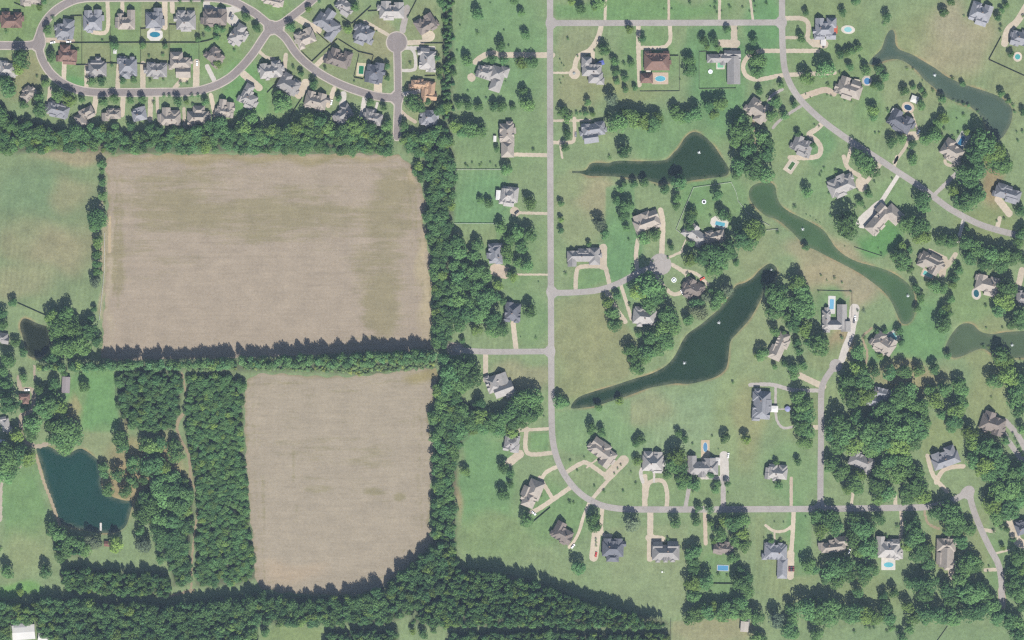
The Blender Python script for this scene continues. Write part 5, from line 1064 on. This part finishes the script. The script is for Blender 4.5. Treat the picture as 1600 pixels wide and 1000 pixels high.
# ================================================================== POOLS, FENCES, CARS, FOUNTAINS AND SMALL THINGS
POOLS = [  # tile,x,y,ang, deck(w,h,shape), deck colour, water(dx,dy,w,h,shape), water colour, label
 ('A',968,216,0,(98,78,'o'),(226,224,218),(0,0,66,34,'e'),(70,142,168),'blue pool on a white octagonal deck inside the oval street'),
 ('B',658,435,4,(60,84,'r'),(216,206,178),(0,2,30,50,'r'),(60,140,108),'narrow green pool on a cream deck by the curving street'),
 ('C',925,490,0,(104,74,'r'),(206,188,170),(2,2,64,34,'e'),(112,192,212),'light-blue pool on the terrace of the red-roofed house'),
 ('C',1303,395,0,(54,76,'r'),(214,208,196),(0,0,38,56,'r'),(132,196,160),'pale green pool in the angle of the grey house'),
 ('D',500,185,4,(88,54,'e'),(222,216,204),(0,0,48,32,'e'),(150,204,208),'pale blue pool on an oval white deck in the north-east'),
 ('D',618,505,0,(62,62,'o'),(198,192,180),(2,2,40,42,'e'),(92,142,190),'rounded deep-blue pool beside the grey-tan house'),
 ('D',875,672,25,(82,70,'e'),(212,196,176),(0,0,50,34,'e'),(62,92,124),'dark blue pool on a tan deck by the forked pond'),
 ('D',1212,880,30,(66,112,'r'),(188,192,186),(-2,0,28,60,'r'),(70,128,166),'slanting blue pool on a grey deck'),
 ('D',1560,355,10,(56,62,'e'),(220,208,192),(0,0,34,34,'e'),(96,170,168),'round teal pool near the north-east edge'),
 ('H',1000,714,24,(84,52,'r'),(204,190,172),(0,0,60,26,'r'),(120,196,190),'turquoise pool of the tan-grey house'),
 ('H',1302,836,-8,(60,76,'e'),(212,206,194),(0,-2,34,48,'e'),(64,112,126),'dark teal oval pool with white surround'),
 ('H',398,905,2,(46,112,'r'),(222,222,218),(0,-4,26,62,'r'),(128,188,222),'pale blue pool inside the U-shaped house'),
 ('H',145,35,34,(62,96,'r'),(206,196,180),(2,0,24,52,'r'),(90,124,88),'disused green pool on a pale deck above the long pond'),
 ('K',780,108,-28,(84,78,'r'),(198,198,190),(0,0,44,46,'r'),(130,194,200),'square light-blue pool behind the tan-grey house'),
 ('P',752,524,0,(88,78,'r'),(222,220,212),(2,6,60,32,'e'),(120,200,214),'light-blue pool on a white deck south of the street'),
 ('O',1318,550,2,(76,40,'r'),(150,160,170),(0,0,66,32,'r'),(104,164,204),'bright blue rectangular pool in the tree-ringed lot'),
 ('L',1208,815,0,(54,130,'r'),(208,192,166),(0,-20,26,58,'e'),(104,148,182),'long narrow blue pool on a tan deck'),
 ('G',1296,392,12,(112,70,'o'),(222,218,208),(6,6,60,24,'r'),(110,184,204),'blue pool on a broad white terrace'),
]
def shape_pts(w, h, s):
    w, h = w * TU, h * TU
    if s == 'e': return [(w / 2 * math.cos(a), h / 2 * math.sin(a)) for a in np.linspace(0, 6.2832, 24, endpoint=False)]
    if s == 'o':
        c = min(w, h) * .28
        return [(w/2, -h/2 + c), (w/2, h/2 - c), (w/2 - c, h/2), (-w/2 + c, h/2), (-w/2, h/2 - c), (-w/2, -h/2 + c), (-w/2 + c, -h/2), (w/2 - c, -h/2)]
    c = .4; return [(w/2, -h/2 + c), (w/2, h/2 - c), (w/2 - c, h/2), (-w/2 + c, h/2), (-w/2, h/2 - c), (-w/2, -h/2 + c), (-w/2 + c, -h/2), (w/2 - c, -h/2)]
def slab(pts, z0, z1, dx=0, dy=0):
    n = len(pts); v = [(x + dx, y + dy, z) for z in (z0, z1) for x, y in pts]
    f = [tuple(range(n - 1, -1, -1)), tuple(range(n, 2 * n))] + [(i, (i + 1) % n, n + (i + 1) % n, n + i) for i in range(n)]
    m = MB(); m.add(v, f); return m
for (t, x, y, a, dk, dc, wt, wc, lab) in POOLS:
    px, py = tp(t, x, y); root = empty('swimming_pool', (WX(px), WY(py), 0), -math.radians(a)); tag(root, lab, 'pool', 'garden swimming pools')
    slab(shape_pts(*dk), 0, .14).build('deck', M['drive'], root, alb(*dc))
    wp = shape_pts(*wt[2:]); dx, dy = wt[0] * TU, -wt[1] * TU
    slab([(p[0] * 1.0 + (.35 if p[0] > 0 else -.35), p[1] + (.35 if p[1] > 0 else -.35)) for p in wp], .10, .20, dx, dy).build('coping', M['drive'], root, alb(226, 224, 218))
    slab(wp, .15, .205, dx, dy).build('water', M['poolwater'], root, alb(*wc))

# fences
FEN = [
 ('A','440,270 860,268 1240,268 1300,256 1380,228','long dark fence between the oval upper and lower yards',0),
 ('A','513,110 513,262','dark yard fence east of the first upper-row house',0),('A','513,276 513,404','dark yard fence east of the red-brown lower-row house',0),
 ('A','690,170 690,262','dark yard fence east of the second upper-row house',0),('A','690,276 690,395','dark yard fence between second and third lower-row houses',0),
 ('A','880,175 880,262','dark yard fence west of the white octagonal pool',0),('A','880,276 880,400','dark yard fence between third and fourth lower-row houses',0),
 ('A','1058,150 1058,262','dark yard fence east of the white octagonal pool',0),('A','1058,276 1058,390','dark yard fence between fourth and fifth lower-row houses',0),
 ('A','1245,145 1245,262','dark yard fence east of the fifth upper-row house',0),('A','1245,276 1245,380','dark yard fence east of the fifth lower-row house',0),
 ('A','440,102 512,100','short dark fence north of the first upper-row house',0),('A','470,408 552,407','short dark fence beside the red-brown lower-row house',0),
 ('A','662,396 742,398','short dark fence joining second and third lower-row houses',0),('A','880,182 912,180','short dark fence beside the fourth upper-row house',0),
 ('A','1060,155 1104,156','short dark fence beside the fifth upper-row house',0),('A','90,20 155,47','short dark fence at the top west corner',0),('A','858,400 920,405','short dark fence beside the fourth lower-row house',0),
 ('B','285,325 350,387 420,320 510,245','dark fence angled round the tan-grey crossing house yard',0),('B','516,248 640,325 732,346','dark fence slanting across the middle yards',0),
 ('B','380,205 455,272','dark fence between tan-grey and blue-grey houses',0),('B','600,150 720,40','dark hedge-fence slanting toward the top edge',0),('B','700,72 766,68','short dark fence west of the pale broken-roofed house',0),
 ('B','945,115 1005,0','dark fence running to the top edge near the turning circle',0),('B','645,340 612,485 672,497','dark fence enclosing the green pool',0),('B','735,350 716,410','short dark fence north of the many-gabled house',0),
 ('B','535,108 600,150','short dark fence between blue-grey and grey houses',0),('B','1030,272 1170,272','dark straight fence to the evergreen screen',0),('B','70,582 150,500','dark slanting fence by the outer grey house',0),
 ('B','200,748 290,612','dark slanting fence west of the tan house',0),('B','1055,477 1122,476','short dark fence south of the pale looped-drive house',0),
 ('B','1172,-10 1172,640','long dark fence along the evergreen screen',0),
 ('C','1170,325 1170,555 1400,552','brown fence enclosing the lawn of the angled grey house',2),('C','988,350 1040,350','short dark fence east of the red-roofed house',0),('C','1047,352 1047,570 800,572','thin fence round the red-roofed house yard',2),('C','1172,324 1218,322','short brown fence by the angled grey house',2),
 ('D','1457,232 1380,375 1610,480','dark wooden fence round the north-east corner yard',0),
 ('G','1085,482 1025,435 1080,300 1135,172 1370,140 1400,200 1412,255 1470,330 1610,412','long white rail fence round the pond-side lawn',1),
 ('F','1240,60 1535,60','white rail fence south of the young shrubs',1),('F','1240,397 1490,397','white rail fence north of the western grove',1),('E','655,455 652,700 622,1000','white rail fence beside the hedgerow',1),
 ('H','540,545 620,572 712,602','low dark fence on the bright green lawn',2),('H','310,816 525,822 525,985','thin wire fence round the U-shaped house yard',2),('H','-10,440 65,432','short white fence on the pond bank',1),
 ('O','1250,648 1395,650','dark fence across the tree-ringed lot',0),('O','130,265 240,172','dark slanting fence below the light tan house',0),('E','110,895 290,975','dark fence running to the big western trees',0),
 ('P','1058,1005 1122,915','thin dark fence in the bottom paddock',2),('O','992,870 990,1010','pale fence at the edge of the tan paddock',2),
 ('I','722,330 726,560','dark fence along the small green meadow',2),
]
FC = [(.075, .062, .052), (.55, .55, .53), (.16, .14, .12)]
pan = MB()
for k in range(12): pan.box(-.5 + (k + .5) / 12, 0, .08 + (.02 if k % 2 else 0), 1.75, 1 / 12 - .006, .05)
panme = mesh('panel', pan.v, pan.f); panme.materials.append(M['fence'])
rl = MB()
for z in (.35, .75, 1.15): rl.box(0, 0, z, z + .16, 1, .06)
rlme = mesh('rails', rl.v, rl.f); rlme.materials.append(M['fence'])
po = MB().box(0, 0, 0, 1.85, .14, .14); pome = mesh('post', po.v, po.f); pome.materials.append(M['fence'])
for (t, sp, lab, kind) in FEN:
    pts = [tp(t, *map(float, s.split(','))) for s in sp.split()]
    W2 = [(WX(a), WY(b)) for a, b in pts]
    root = empty('rail_fence' if kind == 1 else 'fence', (W2[0][0], W2[0][1], 0)); tag(root, lab, 'fence')
    ox, oy = W2[0]
    for (ax, ay), (bx, by) in zip(W2[:-1], W2[1:]):
        L = math.hypot(bx - ax, by - ay); n = max(1, round(L / 7.2)); an = math.atan2(by - ay, bx - ax)
        for k in range(n):
            u = (k + .5) / n
            o = link('rails' if kind == 1 else 'panel', rlme if kind == 1 else panme, None, root, FC[kind], (ax + (bx - ax) * u - ox, ay + (by - ay) * u - oy, 0), an)
            o.scale = (L / n, 2.0 if kind == 1 else 1.6, .62 if kind == 2 else 1)
            link('post', pome, None, root, FC[kind], (ax + (bx - ax) * k / n - ox, ay + (by - ay) * k / n - oy, 0), an).scale = (1, 1, .8 if kind else 1)
    link('post', pome, None, root, FC[kind], (W2[-1][0] - ox, W2[-1][1] - oy, 0)).scale = (1, 1, .8 if kind else 1)

# cars
def car_meshes():
    b = MB(); L, W_ = 2.35, .92
    prof = [(-L, .35), (L, .35), (L, .75), (L - .25, .88), (.95, .98), (-1.6, 1.0), (-L, .92)]
    n = len(prof); b.add([(x, s * W_ * (.94 if z > .8 else 1), z) for s in (-1, 1) for x, z in prof], [tuple(range(n)), tuple(range(2 * n - 1, n - 1, -1))] + [(i, n + i, n + (i + 1) % n, (i + 1) % n) for i in range(n)])
    g = MB(); pr = [(1.0, .97), (-1.75, .97), (-1.35, 1.42), (.35, 1.42)]
    g.add([(x, s * W_ * (.92 if z < 1 else .74), z) for s in (-1, 1) for x, z in pr], [(0, 1, 2, 3), (7, 6, 5, 4)] + [(i, 4 + i, 4 + (i + 1) % 4, (i + 1) % 4) for i in range(4)])
    r = MB().box(-.5, 0, 1.40, 1.48, 1.6, 1.30)
    w = MB(); nn = 12
    w.add([(.33 * math.cos(6.2832 * i / nn), s, .33 + .33 * math.sin(6.2832 * i / nn)) for s in (-.11, .11) for i in range(nn)], [tuple(range(nn)), tuple(range(2 * nn - 1, nn - 1, -1))] + [(i, nn + i, nn + (i + 1) % nn, (i + 1) % nn) for i in range(nn)])
    out = []
    for nm, m, mt in (('body', b, 'paint'), ('cabin', g, 'glass'), ('roof_panel', r, 'paint'), ('wheel', w, 'glass')):
        me = mesh(nm, m.v, m.f); me.materials.append(M[mt]); out.append(me)
    return out
CB, CG, CR, CW = car_meshes()
CARS = [
 ('O',525,466,80,(.45,.05,.04),'red car on the drive of the dark grey house'),('O',382,414,50,(.8,.8,.8),'white car at the tan-brown angled house'),('O',136,208,-40,(.75,.76,.78),'white car south of the light tan house on the bend'),
 ('P',134,556,90,(.16,.03,.03),'dark red car beside the south garage wing, west one'),('P',146,556,90,(.05,.05,.06),'black car between two dark red cars'),('P',159,556,90,(.18,.04,.04),'dark red car beside the south garage wing, east one'),
 ('I',170,438,4,(.8,.8,.8),'white pickup by the small red-brown farmhouse'),('A',330,266,10,(.8,.8,.8),'white car on the oval west bend drive'),('A',430,262,5,(.82,.82,.82),'white car below the first upper-row house'),
 ('A',1232,396,90,(.85,.85,.85),'white van beside the fifth lower-row house'),('A',1440,92,70,(.06,.06,.07),'dark car on the wide concrete court'),('A',1452,110,70,(.25,.26,.28),'grey car on the wide concrete court'),
 ('D',346,284,90,(.05,.05,.06),'black car by the white shed in the north-east'),('D',940,826,60,(.8,.8,.8),'white car on the court by the forked pond'),('G',1190,742,30,(.55,.10,.06),'red car at the teardrop drive'),
 ('G',1062,826,-60,(.8,.8,.8),'white car at the foot of the teardrop drive'),('H',545,988,90,(.82,.82,.82),'white van beside the U-shaped house'),('B',472,640,80,(.8,.8,.8),'white car on the drive of the tan fenced house'),
 ('L',1352,846,85,(.7,.7,.7),'silver car on the broad white court'),('C',398,842,90,(.2,.2,.22),'grey car on the blue-grey house drive loop'),('P',508,446,70,(.8,.8,.8),'white car beside the house under tall trees'),
 ('G',30,328,40,(.06,.06,.07),'black car on the court of the white-annexed house'),('K',538,5,80,(.12,.12,.13),'dark car on the white poolside drive'),
 ('I',30,640,60,(.8,.8,.8),'white pickup at the pale farm dwelling'),('D',60,300,0,(.8,.8,.8),None)]
for (t, x, y, a, c, lab) in CARS:
    if lab is None: continue
    px, py = tp(t, x, y); root = empty('parked_car', (WX(px), WY(py), .05), math.radians(a)); tag(root, lab, 'car', 'cars parked at the houses')
    link('body', CB, None, root, c); link('cabin', CG, None, root, (.02, .025, .03)); link('roof_panel', CR, None, root, c)
    for sx in (-1.45, 1.45):
        for sy in (-.84, .84): link('wheel', CW, None, root, (.02, .02, .02), (sx, sy, 0))

# fountains in the ponds
FO = [(1092,239,'white fountain jet in the pond with the pointed west arm'),(1123,505,'northern of two white fountain jets in the large dark pond'),(1069,568,'southern of two white fountain jets in the large dark pond'),(1254,359,'white fountain jet near the middle of the long green pond'),
      (1418,463,'white fountain jet near the south end of the long green pond'),(1460,118,'white fountain jet in the forked grey-green pond'),(1581,540,'white fountain jet in the east-edge pond'),(1205,422,'small fountain jet in the north tip of the large dark pond')]
for n, (x, y, lab) in enumerate(FO):
    R = np.random.default_rng(n); root = empty('pond_fountain', (WX(x), WY(y), -.25)); tag(root, lab, 'fountain', 'fountain jets in the ponds')
    sc = .5 if n == 7 else .8
    MB().ring(0, 0, -.05, .18, .35, .7, 14).build('float', M['glass'], root, (.05, .05, .05))
    for nm, k, spread in (('jet', 110, .9), ('falling_spray', 150, 2.1)):
        m = MB()
        for q in range(k):
            u = R.uniform(0, 1); th = R.uniform(0, 6.283)
            if nm == 'jet': p = np.array([R.normal(0, .12 + .3 * u), R.normal(0, .12 + .3 * u), u * 3.4])
            else: p = np.array([math.cos(th) * spread * u, math.sin(th) * spread * u, 3.4 * (1 - u * u) * R.uniform(.0, 1)])
            p = p * sc + (np.array([.5, .9, 0]) * u * sc)
            s = R.uniform(.07, .2) * sc; d = R.normal(0, 1, (4, 3)) * s; m.add([p + d[0], p + d[1], p + d[2], p + d[3]], [(0, 1, 2), (0, 3, 1), (1, 3, 2), (0, 2, 3)])
        m.build(nm, M['spray'], root, (.85, .88, .88))

# dock, trampolines, garden fountain, umbrella, play frame
px, py = tp('M', 630, 292); root = empty('dock', (WX(px), WY(py), -.25)); tag(root, 'narrow pale wooden dock reaching into the blue-green pond', 'dock')
for k in range(24): MB().box(0, -3.6 + k * .31, .40, .46, 1.9, .28).build('plank', M['fence'], root, (.42, .40, .37))
for sx in (-.85, .85):
    MB().box(sx, 0, .28, .40, .12, 7.4).build('beam', M['fence'], root, (.3, .28, .25))
    for yy in (-3.4, 0, 3.4): MB().box(sx, yy, -1.2, .9, .16, .16).build('pile', M['fence'], root, (.3, .28, .25))
for (t, x, y, lab) in (('G',1200,262,'round dark trampoline with pale rim on the fenced lawn'),('C',1240,448,'pale round trampoline on the lawn of the angled grey house')):
    px, py = tp(t, x, y); root = empty('trampoline', (WX(px), WY(py), 0)); tag(root, lab, 'trampoline')
    MB().ring(0, 0, .82, .92, 1.35, 2.05, 24).build('rim_pad', M['trim'], root, (.62, .64, .66)); MB().frustum(0, 0, .84, .86, 1.4, 1.4, 24).build('mat', M['trim'], root, (.05, .05, .06) if t == 'G' else (.4, .42, .44))
    for q in range(4): MB().box(1.8 * math.cos(q * 1.571), 1.8 * math.sin(q * 1.571), 0, .84, .08, .08).build('leg', M['trim'], root, (.4, .4, .4))
for (t, x, y, lab) in (('G',1012,750,'white tiered fountain on the teardrop lawn'),('C',388,458,'small stone fountain in the round court')):
    px, py = tp(t, x, y); root = empty('garden_fountain', (WX(px), WY(py), 0)); tag(root, lab, 'fountain')
    s = 1.0 if t == 'G' else .6; c = (.75, .74, .72) if t == 'G' else (.3, .28, .25)
    MB().ring(0, 0, 0, .55, 1.9 * s, 2.4 * s, 20).build('basin', M['trim'], root, c); MB().frustum(0, 0, .02, .4, 1.95 * s, 1.95 * s, 20).build('water', M['poolwater'], root, (.2, .26, .27))
    MB().frustum(0, 0, 0, 1.5, .3 * s, .22 * s, 10).frustum(0, 0, 1.1, 1.3, .5 * s, 1.0 * s, 16).frustum(0, 0, 1.5, 1.9, .15, .4 * s, 12).build('tier', M['trim'], root, c)
px, py = tp('K', 122, 556); root = empty('parasol', (WX(px), WY(py), 0)); tag(root, 'large blue-violet parasol at the end of the pink walk', 'parasol')
MB().frustum(0, 0, 0, 2.6, .05, .05, 8).build('pole', M['trim'], root, (.5, .5, .5)); MB().frustum(0, 0, 2.3, 3.1, 2.7, .1, 12).build('canopy', M['trim'], root, alb(158, 162, 206))
px, py = tp('O', 942, 575); root = empty('play_frame', (WX(px), WY(py), 0)); tag(root, 'small white play frame on the lawn behind the wide grey house', 'play frame')
for sx in (-1.4, 1.4):
    for sy in (-.7, .7): MB().box(sx, sy, 0, 2.0, .12, .12).build('leg', M['trim'], root, (.6, .6, .6))
MB().box(0, 0, 2.0, 2.12, 3.2, .14).build('top_bar', M['trim'], root, (.7, .7, .7)); MB().box(-.6, 0, .5, .58, .7, 1.6).build('platform', M['trim'], root, (.75, .75, .75))

# ================================================================== AIR
hz = MB().box(0, 0, -2.7, CAM_H + 20, 6600, 6600)
ho = hz.build('haze', None); tag(ho, 'thin pale summer haze filling the air', None, None, 'stuff')
hm = bpy.data.materials.new('haze_air'); hm.use_nodes = True; nt = hm.node_tree; nt.nodes.remove(nt.nodes['Principled BSDF'])
pv = nt.nodes.new('ShaderNodeVolumePrincipled'); pv.inputs['Color'].default_value = (.55, .72, 1.0, 1); pv.inputs['Density'].default_value = 1.8e-5
pv.inputs['Anisotropy'].default_value = 0.0
nt.links.new(pv.outputs[0], nt.nodes['Material Output'].inputs['Volume']); ho.data.materials.append(hm)
